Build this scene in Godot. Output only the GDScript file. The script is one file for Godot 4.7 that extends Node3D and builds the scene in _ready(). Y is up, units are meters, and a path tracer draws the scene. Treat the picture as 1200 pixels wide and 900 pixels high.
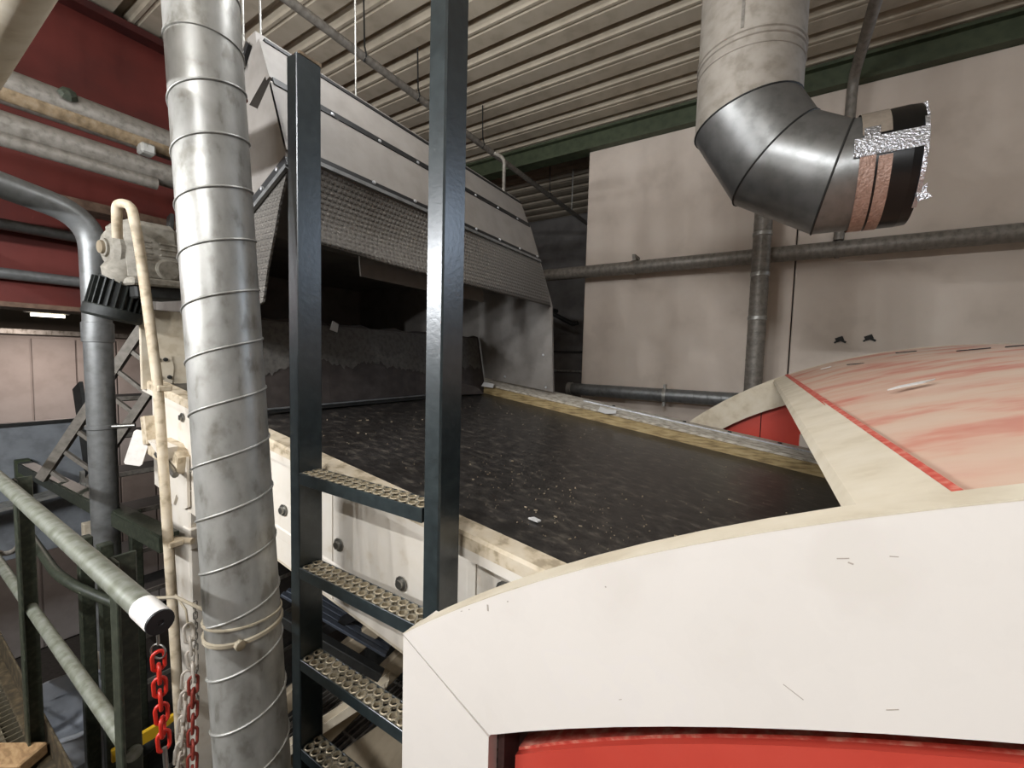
extends Node3D

# ---------------------------------------------------------------- helpers
var M := {}
var used := {}

func nm(called: String) -> String:
	var k: int = used.get(called, 0)
	used[called] = k + 1
	return called if k == 0 else "%s_%03d" % [called, k]

func S() -> SurfaceTool:
	var st := SurfaceTool.new()
	st.begin(Mesh.PRIMITIVE_TRIANGLES)
	st.set_smooth_group(-1)
	return st

func tri(st: SurfaceTool, a: Vector3, b: Vector3, c: Vector3, n: Vector3) -> void:
	if (b - a).cross(c - a).dot(n) > 0.0:
		st.add_vertex(a); st.add_vertex(c); st.add_vertex(b)
	else:
		st.add_vertex(a); st.add_vertex(b); st.add_vertex(c)

func quad(st: SurfaceTool, a: Vector3, b: Vector3, c: Vector3, d: Vector3, n: Vector3) -> void:
	tri(st, a, b, c, n)
	tri(st, a, c, d, n)

func box(st: SurfaceTool, c: Vector3, size: Vector3, b := Basis(), bev := 0.0) -> SurfaceTool:
	var h := size * 0.5
	st.set_smooth_group(-1)
	var e := minf(bev, minf(h.x, minf(h.y, h.z)) * 0.9)
	var ax := [Vector3(1, 0, 0), Vector3(0, 1, 0), Vector3(0, 0, 1)]
	for i in 3:
		var u: Vector3 = ax[(i + 1) % 3]
		var v: Vector3 = ax[(i + 2) % 3]
		var w: Vector3 = ax[i]
		var hu := h[(i + 1) % 3] - e
		var hv := h[(i + 2) % 3] - e
		for sg in [-1.0, 1.0]:
			var o: Vector3 = w * (h[i] * sg)
			quad(st, c + b * (o - u * hu - v * hv), c + b * (o + u * hu - v * hv), c + b * (o + u * hu + v * hv), c + b * (o - u * hu + v * hv), b * (w * sg))
		if e > 0.0:
			# edges parallel to w
			for su in [-1.0, 1.0]:
				for sv in [-1.0, 1.0]:
					var p1: Vector3 = u * (h[(i + 1) % 3] * su) + v * (hv * sv)
					var p2: Vector3 = u * (hu * su) + v * (h[(i + 2) % 3] * sv)
					var hw: Vector3 = w * (h[i] - e)
					quad(st, c + b * (p1 - hw), c + b * (p1 + hw), c + b * (p2 + hw), c + b * (p2 - hw), b * (u * su + v * sv))
	if e > 0.0:
		for sx in [-1.0, 1.0]:
			for sy in [-1.0, 1.0]:
				for sz in [-1.0, 1.0]:
					tri(st, c + b * Vector3(h.x * sx, (h.y - e) * sy, (h.z - e) * sz), c + b * Vector3((h.x - e) * sx, h.y * sy, (h.z - e) * sz), c + b * Vector3((h.x - e) * sx, (h.y - e) * sy, h.z * sz), b * Vector3(sx, sy, sz))
	return st

# a bar of rectangular section from a to b; wide = extent along side, high = extent along the third axis
func bar(st: SurfaceTool, a: Vector3, b: Vector3, wide: float, high: float, side := Vector3(0, 0, 1), bev := 0.0) -> SurfaceTool:
	var d := (b - a).normalized()
	var up := d.cross(side).normalized()
	var sd := up.cross(d).normalized()
	return box(st, (a + b) * 0.5, Vector3((b - a).length(), high, wide), Basis(d, up, sd), bev)

func frame_for(d: Vector3) -> Array:
	var r := Vector3(0, 1, 0) if absf(d.y) < 0.9 else Vector3(1, 0, 0)
	var u := d.cross(r).normalized()
	return [u, d.cross(u).normalized()]

func tube(st: SurfaceTool, pts: Array, r: float, n := 14, cap := true, r_end := -1.0) -> SurfaceTool:
	var m := pts.size()
	var dirs := []
	for i in m:
		var d: Vector3
		if i == 0: d = pts[1] - pts[0]
		elif i == m - 1: d = pts[m - 1] - pts[m - 2]
		else: d = (pts[i + 1] - pts[i]).normalized() + (pts[i] - pts[i - 1]).normalized()
		dirs.append(d.normalized())
	var f := frame_for(dirs[0])
	var u: Vector3 = f[0]
	var rings := []
	for i in m:
		var d: Vector3 = dirs[i]
		u = (u - d * u.dot(d)).normalized()
		var v := d.cross(u)
		var rr := r if r_end < 0.0 else lerpf(r, r_end, float(i) / (m - 1))
		var ring := []
		for k in n:
			var a := TAU * k / n
			ring.append(pts[i] + (u * cos(a) + v * sin(a)) * rr)
		rings.append(ring)
	st.set_smooth_group(1)
	for i in m - 1:
		for k in n:
			var k2 := (k + 1) % n
			var mid: Vector3 = (rings[i][k] + rings[i][k2] + rings[i + 1][k] + rings[i + 1][k2]) * 0.25
			quad(st, rings[i][k], rings[i][k2], rings[i + 1][k2], rings[i + 1][k], mid - (pts[i] + pts[i + 1]) * 0.5)
	if cap:
		st.set_smooth_group(-1)
		for e in [0, m - 1]:
			for k in n:
				tri(st, pts[e], rings[e][k], rings[e][(k + 1) % n], dirs[e] * (-1.0 if e == 0 else 1.0))
	return st

func bend(pts: Array, r: float, n := 6) -> Array:
	var out := [pts[0]]
	for i in range(1, pts.size() - 1):
		var p: Vector3 = pts[i]
		var a: Vector3 = pts[i - 1] - p
		var b: Vector3 = pts[i + 1] - p
		var l := minf(r, minf(a.length(), b.length()) * 0.48)
		var pa := p + a.normalized() * l
		var pb := p + b.normalized() * l
		for k in n + 1:
			var t := float(k) / n
			out.append(pa.lerp(p, t).lerp(p.lerp(pb, t), t))
	out.append(pts[-1])
	return out

# lathe: profile of (radius, along) about axis d from o
func lathe(st: SurfaceTool, o: Vector3, d: Vector3, prof: Array, n := 20, smooth := true) -> SurfaceTool:
	d = d.normalized()
	var f := frame_for(d)
	for i in prof.size() - 1:
		var p: Vector2 = prof[i]
		var q: Vector2 = prof[i + 1]
		st.set_smooth_group(i + 2 if smooth else -1)
		var nr := Vector2(q.y - p.y, -(q.x - p.x))
		for k in n:
			var a := TAU * k / n
			var b := TAU * (k + 1) / n
			var ra: Vector3 = f[0] * cos(a) + f[1] * sin(a)
			var rb: Vector3 = f[0] * cos(b) + f[1] * sin(b)
			var hint := (ra + rb) * 0.5 * nr.x + d * nr.y
			quad(st, o + d * p.y + ra * p.x, o + d * p.y + rb * p.x, o + d * q.y + rb * q.x, o + d * q.y + ra * q.x, hint)
	return st

# prism: polygon in the plane (o, ex, ey), extruded along ez
func prism(st: SurfaceTool, poly: Array, o: Vector3, ex: Vector3, ey: Vector3, ez: Vector3, smooth := false) -> SurfaceTool:
	var pv := PackedVector2Array(poly)
	var idx := Geometry2D.triangulate_polygon(pv)
	st.set_smooth_group(-1)
	for i in range(0, idx.size(), 3):
		var a := o + ex * pv[idx[i]].x + ey * pv[idx[i]].y
		var b := o + ex * pv[idx[i + 1]].x + ey * pv[idx[i + 1]].y
		var c := o + ex * pv[idx[i + 2]].x + ey * pv[idx[i + 2]].y
		tri(st, a, b, c, -ez)
		tri(st, a + ez, b + ez, c + ez, ez)
	var area := 0.0
	for i in pv.size():
		area += pv[i].cross(pv[(i + 1) % pv.size()])
	var sg := 1.0 if area > 0.0 else -1.0
	st.set_smooth_group(1 if smooth else -1)
	for i in pv.size():
		var p := pv[i]
		var q := pv[(i + 1) % pv.size()]
		var e := (q - p) * sg
		var a := o + ex * p.x + ey * p.y
		var b := o + ex * q.x + ey * q.y
		quad(st, a, b, b + ez, a + ez, ex * e.y - ey * e.x)
	st.set_smooth_group(-1)
	return st

func xy(st: SurfaceTool, poly: Array, z0: float, z1: float, smooth := false) -> SurfaceTool:
	return prism(st, poly, Vector3(0, 0, z0), Vector3(1, 0, 0), Vector3(0, 1, 0), Vector3(0, 0, z1 - z0), smooth)

func done(st: SurfaceTool) -> ArrayMesh:
	st.generate_normals()
	return st.commit()

func mesh_node(called: String, mesh: Mesh, mat: Material) -> MeshInstance3D:
	var o := MeshInstance3D.new()
	o.name = called
	o.mesh = mesh
	o.material_override = mat
	return o

# part of a thing; geometry is given in world coordinates
func part(t: Node3D, called: String, st: SurfaceTool, mat: Material, label := "") -> MeshInstance3D:
	var o := mesh_node(called, done(st), mat)
	if not (t is MeshInstance3D):
		o.position = -t.position
	if label: o.set_meta("label", label)
	t.add_child(o, true)
	return o

# part that shares a mesh: the mesh is given about its own origin
func piece(t: Node3D, called: String, mesh: Mesh, mat: Material, xf: Transform3D) -> MeshInstance3D:
	var o := mesh_node(called, mesh, mat)
	if not (t is MeshInstance3D):
		xf.origin -= t.position
	o.transform = xf
	t.add_child(o, true)
	return o

func thing(called: String, label: String, category: String, at: Vector3, group := "") -> Node3D:
	var o := Node3D.new()
	o.name = nm(called)
	o.position = at
	o.set_meta("label", label)
	o.set_meta("category", category)
	if group: o.set_meta("group", group)
	add_child(o)
	return o

func single(called: String, label: String, category: String, st: SurfaceTool, mat: Material, group := "") -> MeshInstance3D:
	var o := mesh_node(nm(called), done(st), mat)
	o.set_meta("label", label)
	o.set_meta("category", category)
	if group: o.set_meta("group", group)
	add_child(o)
	return o

func struct(called: String, label: String, category: String, st: SurfaceTool, mat: Material) -> MeshInstance3D:
	var o := single(called, label, category, st, mat)
	o.set_meta("kind", "structure")
	return o

# ---------------------------------------------------------------- materials
func ntex(sd: int, freq: float, cols: Array, offs: Array, size := 512, oct := 5, normal := false) -> NoiseTexture2D:
	var n := FastNoiseLite.new()
	n.seed = sd
	n.noise_type = FastNoiseLite.TYPE_SIMPLEX_SMOOTH
	n.frequency = freq
	n.fractal_octaves = oct
	n.fractal_gain = 0.55
	var t := NoiseTexture2D.new()
	t.width = size
	t.height = size
	t.seamless = true
	t.noise = n
	if normal:
		t.as_normal_map = true
		t.bump_strength = 3.0
	else:
		var g := Gradient.new()
		g.offsets = PackedFloat32Array(offs)
		g.colors = PackedColorArray(cols)
		t.color_ramp = g
	return t

func C(r: int, g: int, b: int) -> Color:
	return Color8(r, g, b)

func mat(cols: Array, offs: Array, sd: int, freq: float, scale: Vector3, rough: float, metal := 0.0, keep := 0.5) -> StandardMaterial3D:
	var m := StandardMaterial3D.new()
	var mid: Color = cols[cols.size() / 2]
	cols = cols.map(func(c: Color) -> Color: return mid.lerp(c, keep))
	m.albedo_texture = ntex(sd, freq, cols, offs)
	m.uv1_triplanar = true
	m.uv1_scale = scale
	m.roughness = rough
	m.metallic = metal
	return m

func plain(c: Color, rough: float, metal := 0.0) -> StandardMaterial3D:
	var m := StandardMaterial3D.new()
	m.albedo_color = c
	m.roughness = rough
	m.metallic = metal
	return m

func bump(m: StandardMaterial3D, tex: Texture2D, cm: float) -> StandardMaterial3D:
	m.heightmap_enabled = true
	m.heightmap_texture = tex
	m.heightmap_scale = cm
	return m

func make_materials() -> void:
	var one := Vector3(1, 1, 1)
	var fine := ntex(77, 0.05, [Color.BLACK, Color.WHITE], [0.2, 0.8], 512, 4)
	M.cream = mat([C(190, 172, 146), C(218, 208, 192), C(226, 217, 203), C(232, 225, 214)], [0.13, 0.3, 0.5, 0.8], 3, 0.012, one * 1.3, 0.5, 0.0, 0.35)
	M.cream_clean = mat([C(212, 203, 193), C(220, 212, 203), C(223, 215, 206), C(226, 218, 210)], [0.1, 0.3, 0.5, 0.85], 4, 0.006, one * 0.9, 0.42)
	M.cream_dirty = mat([C(112, 96, 72), C(178, 160, 130), C(206, 190, 164), C(216, 204, 184)], [0.2, 0.38, 0.52, 0.8], 5, 0.02, one * 1.6, 0.7)
	M.cream_dusty = mat([C(176, 160, 134), C(198, 185, 162), C(206, 194, 172), C(214, 204, 186)], [0.2, 0.4, 0.55, 0.8], 6, 0.012, one * 1.5, 0.85)
	M.belt = mat([C(34, 32, 30), C(46, 43, 41), C(54, 50, 47), C(74, 69, 62), C(100, 93, 84)], [0.25, 0.45, 0.6, 0.74, 0.84], 7, 0.022, Vector3(1.2, 1.2, 1.9), 0.36, 0.0, 0.8)
	bump(M.belt, fine, 0.02)
	M.wood_strip = mat([C(96, 78, 46), C(140, 118, 76), C(158, 136, 92), C(176, 156, 114)], [0.2, 0.42, 0.55, 0.8], 8, 0.02, Vector3(0.8, 6.0, 6.0), 0.7, 0.0, 0.8)
	M.rail_dusty = mat([C(120, 112, 98), C(166, 157, 142), C(186, 178, 164), C(206, 200, 188)], [0.2, 0.42, 0.55, 0.8], 9, 0.03, Vector3(1.0, 3.0, 3.0), 0.75, 0.0, 0.8)
	M.bright_steel = mat([C(150, 150, 152), C(205, 206, 208), C(225, 226, 228)], [0.2, 0.5, 0.8], 10, 0.03, one * 2.0, 0.35, 0.7)
	M.ladder = mat([C(22, 29, 31), C(32, 41, 43), C(37, 46, 48), C(52, 60, 60)], [0.2, 0.45, 0.6, 0.85], 11, 0.02, one * 2.2, 0.32)
	M.ladder.metallic_specular = 0.7
	bump(M.ladder, fine, 0.012)
	M.tread = mat([C(70, 66, 54), C(104, 98, 84), C(138, 130, 112), C(190, 182, 166)], [0.2, 0.42, 0.58, 0.85], 12, 0.05, one * 4.0, 0.5, 0.3)
	M.hole_rim = mat([C(150, 132, 100), C(186, 172, 146), C(205, 196, 178)], [0.2, 0.5, 0.8], 13, 0.05, one * 4.0, 0.45, 0.4)
	M.rust = mat([C(104, 88, 66), C(130, 110, 84), C(142, 122, 95), C(150, 134, 112)], [0.2, 0.42, 0.6, 0.8], 14, 0.02, one * 2.0, 0.7, 0.1, 1.0)
	M.galv = mat([C(112, 108, 98), C(158, 156, 149), C(172, 170, 164), C(184, 182, 177)], [0.16, 0.38, 0.58, 0.85], 15, 0.012, Vector3(3, 1.5, 3), 0.4, 0.45, 0.75)
	M.galv_dirty = mat([C(84, 78, 70), C(120, 114, 105), C(134, 128, 119), C(150, 144, 136)], [0.2, 0.42, 0.58, 0.85], 16, 0.02, one * 2.0, 0.5, 0.25)
	M.galv_grey = mat([C(92, 92, 89), C(116, 117, 115), C(126, 127, 126), C(138, 139, 138)], [0.2, 0.42, 0.58, 0.85], 17, 0.015, one * 2.0, 0.42, 0.45)
	M.duct_dust = mat([C(116, 108, 96), C(146, 138, 126), C(160, 152, 141), C(170, 163, 152)], [0.2, 0.42, 0.58, 0.85], 18, 0.015, one * 1.4, 0.7, 0.25)
	M.elbow = mat([C(104, 104, 102), C(128, 128, 126), C(138, 138, 136), C(148, 147, 144)], [0.2, 0.42, 0.58, 0.85], 19, 0.015, one * 1.4, 0.36, 0.75)
	M.alu_tape = bump(mat([C(196, 198, 206), C(214, 216, 222), C(226, 228, 232)], [0.2, 0.5, 0.8], 20, 0.02, one * 3.0, 0.25, 0.9), fine, 0.35)
	M.brown_tape = bump(mat([C(150, 120, 106), C(178, 146, 130), C(192, 162, 148)], [0.2, 0.5, 0.8], 21, 0.02, one * 3.0, 0.45, 0.2), fine, 0.3)
	M.dust_tape = mat([C(120, 108, 96), C(140, 128, 114), C(154, 142, 128)], [0.2, 0.5, 0.8], 22, 0.02, one * 3.0, 0.6, 0.1)
	M.film = plain(C(9, 9, 10), 0.28)
	M.hood = mat([C(118, 112, 106), C(132, 126, 119), C(138, 132, 125), C(144, 138, 131)], [0.2, 0.42, 0.58, 0.85], 23, 0.01, one * 1.2, 0.55, 0.1)
	M.black = plain(C(16, 16, 17), 0.55)
	M.inner_plate = mat([C(48, 39, 36), C(60, 52, 48), C(68, 60, 55), C(86, 79, 74)], [0.2, 0.45, 0.6, 0.85], 25, 0.014, Vector3(1.2, 1.6, 1.2), 0.7)
	M.rubber = bump(mat([C(78, 74, 69), C(104, 99, 92), C(118, 112, 104)], [0.25, 0.5, 0.8], 26, 0.02, one * 2.0, 0.8), null, 0.5)
	var im := Image.create(64, 64, false, Image.FORMAT_RGB8)
	for y in 64:
		for x in 64:
			var row := y / 16
			var fx := float((x + (8 if row % 2 == 1 else 0)) % 16) / 16.0
			var fy := float(y % 16) / 16.0
			var v := clampf((0.42 - absf(fx - 0.5)) * 6.0, 0.0, 1.0) * clampf((0.34 - absf(fy - 0.5)) * 6.0, 0.0, 1.0)
			im.set_pixel(x, y, Color(v, v, v))
	var rt := ImageTexture.create_from_image(im)
	M.rubber.uv1_scale = one * 12.0
	M.rubber.heightmap_texture = rt
	M.rubber.heightmap_scale = 0.45
	M.rubber_dust = mat([C(70, 66, 62), C(92, 88, 83), C(102, 98, 92), C(116, 111, 104)], [0.2, 0.42, 0.58, 0.85], 54, 0.02, Vector3(2, 3, 3), 0.9)
	M.wall_white = mat([C(194, 180, 166), C(211, 197, 183), C(216, 202, 188), C(221, 208, 195)], [0.2, 0.42, 0.58, 0.85], 27, 0.006, one * 0.5, 0.8)
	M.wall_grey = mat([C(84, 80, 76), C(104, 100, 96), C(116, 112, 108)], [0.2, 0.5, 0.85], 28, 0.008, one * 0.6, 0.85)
	M.wall_red = mat([C(74, 25, 18), C(88, 30, 21), C(94, 32, 23), C(104, 38, 29)], [0.2, 0.42, 0.58, 0.85], 29, 0.006, one * 0.7, 0.65)
	M.red_dark = mat([C(52, 16, 13), C(70, 22, 17), C(84, 34, 26)], [0.2, 0.5, 0.85], 30, 0.01, one, 0.7)
	M.brown_beam = mat([C(76, 56, 44), C(104, 82, 66), C(120, 98, 80)], [0.2, 0.5, 0.85], 31, 0.02, one * 1.5, 0.8)
	M.deck = mat([C(160, 148, 128), C(178, 166, 146), C(184, 172, 152), C(190, 179, 160)], [0.2, 0.42, 0.58, 0.85], 32, 0.012, one * 0.8, 0.75)
	M.roof_slab = plain(C(60, 56, 50), 0.9)
	M.green_steel = mat([C(50, 58, 40), C(68, 76, 54), C(80, 87, 64)], [0.2, 0.5, 0.85], 33, 0.015, one * 1.2, 0.6)
	M.dark_green = mat([C(28, 33, 25), C(40, 46, 36), C(56, 60, 48), C(86, 86, 72)], [0.2, 0.45, 0.62, 0.88], 34, 0.025, one * 2.5, 0.5)
	M.rail_worn = mat([C(70, 72, 52), C(104, 106, 88), C(128, 130, 118), C(154, 156, 150)], [0.2, 0.42, 0.58, 0.85], 35, 0.02, one * 2.2, 0.5, 0.3)
	M.white_plastic = mat([C(206, 198, 188), C(232, 226, 218), C(238, 234, 228)], [0.15, 0.4, 0.8], 36, 0.02, one * 3.0, 0.45)
	M.red_gloss = mat([C(182, 62, 50), C(190, 68, 54), C(194, 74, 60)], [0.2, 0.5, 0.85], 37, 0.008, one, 0.36)
	M.red_dust = mat([C(190, 112, 94), C(198, 140, 119), C(201, 166, 144), C(202, 175, 153), C(205, 182, 161)], [0.18, 0.32, 0.45, 0.6, 0.85], 38, 0.012, Vector3(0.5, 0.9, 0.8), 0.85, 0.0, 0.9)
	M.red_edge = mat([C(178, 62, 48), C(192, 84, 68), C(202, 136, 116)], [0.3, 0.5, 0.8], 39, 0.03, one * 3.0, 0.8, 0.0, 1.0)
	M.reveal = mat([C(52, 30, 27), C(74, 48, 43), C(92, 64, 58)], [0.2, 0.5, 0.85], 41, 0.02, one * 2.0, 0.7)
	M.gear = mat([C(92, 86, 76), C(132, 126, 114), C(150, 144, 132), C(166, 160, 148)], [0.2, 0.42, 0.58, 0.85], 42, 0.02, one * 3.0, 0.75)
	M.motor_black = mat([C(20, 23, 21), C(30, 33, 30), C(60, 60, 54)], [0.2, 0.55, 0.9], 43, 0.02, one * 3.0, 0.6)
	M.chain_red = plain(C(196, 44, 30), 0.4)
	M.chain_white = plain(C(214, 204, 190), 0.45)
	M.chain_old = plain(C(150, 62, 50), 0.55)
	M.steel = plain(C(150, 148, 142), 0.35, 0.9)
	M.string = plain(C(176, 164, 142), 0.9)
	M.bag = mat([C(168, 172, 180), C(206, 210, 216), C(220, 223, 228)], [0.2, 0.5, 0.85], 44, 0.01, one, 0.75)
	M.bag.cull_mode = BaseMaterial3D.CULL_DISABLED
	M.floor = mat([C(28, 27, 25), C(44, 42, 39), C(56, 53, 49)], [0.2, 0.5, 0.85], 45, 0.01, one * 0.5, 0.9)
	M.dark_steel = mat([C(26, 26, 25), C(40, 40, 38), C(58, 57, 53)], [0.2, 0.5, 0.85], 46, 0.02, one * 2.0, 0.6, 0.2)
	M.tray = mat([C(70, 76, 86), C(98, 104, 114), C(116, 122, 132)], [0.2, 0.5, 0.85], 47, 0.02, one * 2.0, 0.45, 0.6)
	M.tan = mat([C(116, 104, 84), C(146, 132, 110), C(160, 146, 124)], [0.2, 0.5, 0.85], 48, 0.01, one * 1.5, 0.85)
	M.grating = mat([C(72, 64, 46), C(100, 92, 74), C(140, 134, 122)], [0.2, 0.5, 0.85], 49, 0.02, one * 2.0, 0.6, 0.3)
	M.kick = mat([C(46, 38, 24), C(64, 54, 36), C(78, 66, 46), C(100, 86, 62)], [0.2, 0.45, 0.6, 0.85], 50, 0.02, one * 2.0, 0.8, 0.0, 0.8)
	M.room = plain(C(150, 142, 132), 0.85)
	M.yellow = plain(C(212, 168, 30), 0.6)
	M.lamp_body = plain(C(200, 200, 196), 0.5)
	M.glow = plain(C(255, 250, 240), 0.5)
	M.glow.emission_enabled = true
	M.glow.emission = Color(1.0, 0.95, 0.86)
	M.glow.emission_energy_multiplier = 6.0
	M.daylight = plain(C(230, 236, 245), 0.6)
	M.daylight.emission_enabled = true
	M.daylight.emission = Color(0.8, 0.88, 1.0)
	M.daylight.emission_energy_multiplier = 1.5
	M.scuff = plain(C(172, 160, 148), 0.7)
	M.paper = plain(C(212, 210, 206), 0.8)
	M.grey_panel = mat([C(112, 114, 116), C(136, 140, 144), C(150, 154, 158)], [0.2, 0.5, 0.85], 51, 0.012, one, 0.6)
	M.far_panel = mat([C(168, 160, 154), C(182, 175, 170), C(190, 184, 179)], [0.2, 0.5, 0.85], 52, 0.01, one * 0.6, 0.8)
	M.wood = mat([C(110, 82, 52), C(160, 128, 90), C(190, 160, 120)], [0.2, 0.5, 0.85], 53, 0.03, Vector3(1, 3, 3), 0.85)

# ---------------------------------------------------------------- scene
func _ready() -> void:
	set_camera_and_light()
	make_materials()
	build_room()
	build_wall_pipes()
	build_conveyor()
	build_shredder()
	build_hood()
	build_ladder()
	build_spiral_duct()
	build_elbow_duct()
	build_drive()
	build_left_pipes()
	build_railing()
	build_chains()
	build_left_background()
	build_under_conveyor()
	build_small()

func set_camera_and_light() -> void:
	var cam := Camera3D.new()
	cam.name = "camera"
	cam.fov = 85.12
	cam.near = 0.02
	cam.position = Vector3(0, 1.6, 0)
	cam.basis = Basis(Vector3.UP, deg_to_rad(32.0)) * Basis(Vector3.RIGHT, deg_to_rad(-3.7)) * Basis(Vector3.BACK, deg_to_rad(1.5))
	add_child(cam)
	cam.current = true
	var env := Environment.new()
	env.background_mode = Environment.BG_COLOR
	env.background_color = Color(0.005, 0.005, 0.005)
	env.tonemap_mode = Environment.TONE_MAPPER_LINEAR
	env.tonemap_exposure = 1.0
	env.sdfgi_enabled = true
	env.ssao_enabled = true
	env.ssil_enabled = true
	var we := WorldEnvironment.new()
	we.name = "world_environment"
	we.environment = env
	add_child(we)

func strip_lamp(label: String, a: Vector3, e: Vector3, energy: float, col: Color, count: int) -> void:
	var mid := (a + e) * 0.5
	var t := thing("strip_lamp", label, "lamp", mid)
	part(t, "housing", bar(S(), a + Vector3(0, 0.06, 0), e + Vector3(0, 0.06, 0), 0.12, 0.05, Vector3(0, 0, 1), 0.006), M.lamp_body)
	part(t, "tube", tube(S(), [a, e], 0.018, 12), M.glow)
	for p in [a, e]:
		part(t, "socket", box(S(), p + Vector3(0, 0.015, 0), Vector3(0.03, 0.08, 0.05), Basis(), 0.004), M.lamp_body)
		part(t, "rod", tube(S(), [p + Vector3(0, 0.08, 0), Vector3(p.x, 3.95, p.z)], 0.008, 6), M.steel)
	for i in count:
		var l := OmniLight3D.new()
		l.name = "light"
		l.light_energy = energy / count
		l.light_color = col
		l.light_size = 0.03
		l.omni_range = 30.0
		l.omni_attenuation = 2.0
		l.shadow_enabled = true
		l.position = a.lerp(e, (i + 0.5) / count) - mid + Vector3(0, -0.06, 0)
		t.add_child(l, true)

func build_room() -> void:
	var cool := Color(0.965, 0.98, 1.0)
	strip_lamp("strip lamp hung high under the roof behind the shredder's red door", Vector3(-0.6, 3.3, 1.5), Vector3(0.4, 3.3, 1.5), 5.2, cool, 5)
	strip_lamp("strip lamp hung low on long rods over the back of the walkway", Vector3(-3.1, 2.27, 1.2), Vector3(-1.3, 2.27, 1.2), 6.8, cool, 6)
	strip_lamp("added unseen fill lamp under the roof straight above the black belt", Vector3(-1.5, 3.25, -1.1), Vector3(-0.7, 3.25, -1.1), 0.75, cool, 4)  # invented fill lamp, added to brighten deck, hood and board wall
	build_window()
	# corrugated deck
	var prof := [Vector2(0.0, 0.0), Vector2(0.02, 0.0), Vector2(0.025, 0.008), Vector2(0.04, 0.008), Vector2(0.045, 0.0), Vector2(0.168, 0.0), Vector2(0.19, 0.075), Vector2(0.244, 0.075), Vector2(0.265, 0.0)]
	var st := S()
	var z := 3.3
	while z > -7.0:
		for i in prof.size() - 1:
			var p: Vector2 = prof[i]
			var q: Vector2 = prof[i + 1]
			var n := Vector3(0, -1, 0) if absf(q.y - p.y) < 0.001 else Vector3(0, -1, 1.5 if q.y > p.y else -1.5)
			quad(st, Vector3(-9, 3.95 + p.y, z - p.x), Vector3(5.2, 3.95 + p.y, z - p.x), Vector3(5.2, 3.95 + q.y, z - q.x), Vector3(-9, 3.95 + q.y, z - q.x), n)
		z -= 0.265
	box(st, Vector3(-1.9, 4.14, -1.8), Vector3(14.4, 0.2, 10.6))
	struct("ceiling", "dusty beige corrugated steel roof deck", "ceiling", st, M.deck)
	struct("floor", "dark concrete floor far below the conveyor", "floor", box(S(), Vector3(-1.9, -2.7, -1.8), Vector3(14.4, 0.2, 10.6)), M.floor)
	# room walls
	struct("wall_front", "plain plastered wall behind the walkway", "wall", box(S(), Vector3(-1.9, 0.7, 3.4), Vector3(14.4, 6.7, 0.2)), M.room)
	struct("wall_right", "plain plastered wall beyond the shredder's far end", "wall", box(S(), Vector3(5.2, 0.7, -1.8), Vector3(0.2, 6.7, 10.2)), M.room)
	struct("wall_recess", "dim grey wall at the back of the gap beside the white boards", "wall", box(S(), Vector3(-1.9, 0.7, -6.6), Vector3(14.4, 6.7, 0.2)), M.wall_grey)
	struct("wall_far_left", "pale plastered end wall far beyond the red bulkhead", "wall", box(S(), Vector3(-9.0, 0.7, -1.8), Vector3(0.2, 6.7, 10.2)), M.room)
	# white board wall
	var w := S()
	box(w, Vector3(-0.831, 0.57, -4.28), Vector3(1.852, 6.36, 0.12), Basis(), 0.006)
	var wb := struct("wall_back", "dusty off-white board wall carrying the grey pipes", "wall", w, M.wall_white)
	var w2 := S()
	box(w2, Vector3(2.6, 0.57, -4.28), Vector3(4.99, 6.36, 0.12), Basis(), 0.006)
	part(wb, "board", w2, M.wall_white)
	# holes knocked in the right-hand board, with a ragged dark rim
	for c in [Vector3(0.427, 1.809, -4.215), Vector3(0.606, 1.822, -4.215)]:
		var hs := S()
		box(hs, c, Vector3(0.05, 0.035, 0.012), Basis(Vector3.BACK, 0.4))
		box(hs, c + Vector3(0.02, -0.014, 0.0), Vector3(0.05, 0.015, 0.014), Basis(Vector3.BACK, -0.5))
		box(hs, c + Vector3(-0.02, -0.02, 0.0), Vector3(0.03, 0.012, 0.014), Basis(Vector3.BACK, 0.7))
		part(wb, "hole_stub", hs, M.dark_steel)
	# green roof beam (I section) along the board wall
	var g := S()
	box(g, Vector3(-1.9, 3.93, -4.22), Vector3(14.2, 0.025, 0.16))
	box(g, Vector3(-1.9, 3.845, -4.2), Vector3(14.2, 0.15, 0.02))
	box(g, Vector3(-1.9, 3.762, -4.22), Vector3(14.2, 0.022, 0.16))
	struct("trim_1", "green steel roof beam running above the white boards", "roof beam", g, M.green_steel)
	# red bulkhead
	var r := S()
	box(r, Vector3(-4.25, 2.9, -1.8), Vector3(0.2, 2.09, 9.6))
	var rw := struct("wall_left", "dark red painted bulkhead wall under the roof", "wall", r, M.wall_red)
	part(rw, "bottom_flange", box(S(), Vector3(-4.2, 1.845, -1.8), Vector3(0.34, 0.03, 9.6)), M.brown_beam)
	part(rw, "head_flange", box(S(), Vector3(-4.1, 3.89, -1.8), Vector3(0.12, 0.05, 9.6)), M.red_dark)
	struct("trim_2", "dusty brown steel beam crossing the red bulkhead", "beam", box(S(), Vector3(-4.02, 2.53, -1.8), Vector3(0.2, 0.06, 9.4)), M.brown_beam)
	# far white partition behind, with vertical boards
	var fp := S()
	box(fp, Vector3(-8.3, -0.4, -3.0), Vector3(0.08, 4.28, 6.0))
	var pw := struct("wall_partition", "pale partition of tall boards far behind the railing", "wall", fp, M.far_panel)
	for i in 14:
		part(pw, "board", box(S(), Vector3(-8.24, -0.42, -0.25 - 0.42 * i), Vector3(0.04, 4.2, 0.405), Basis(), 0.006), M.far_panel)
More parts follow.
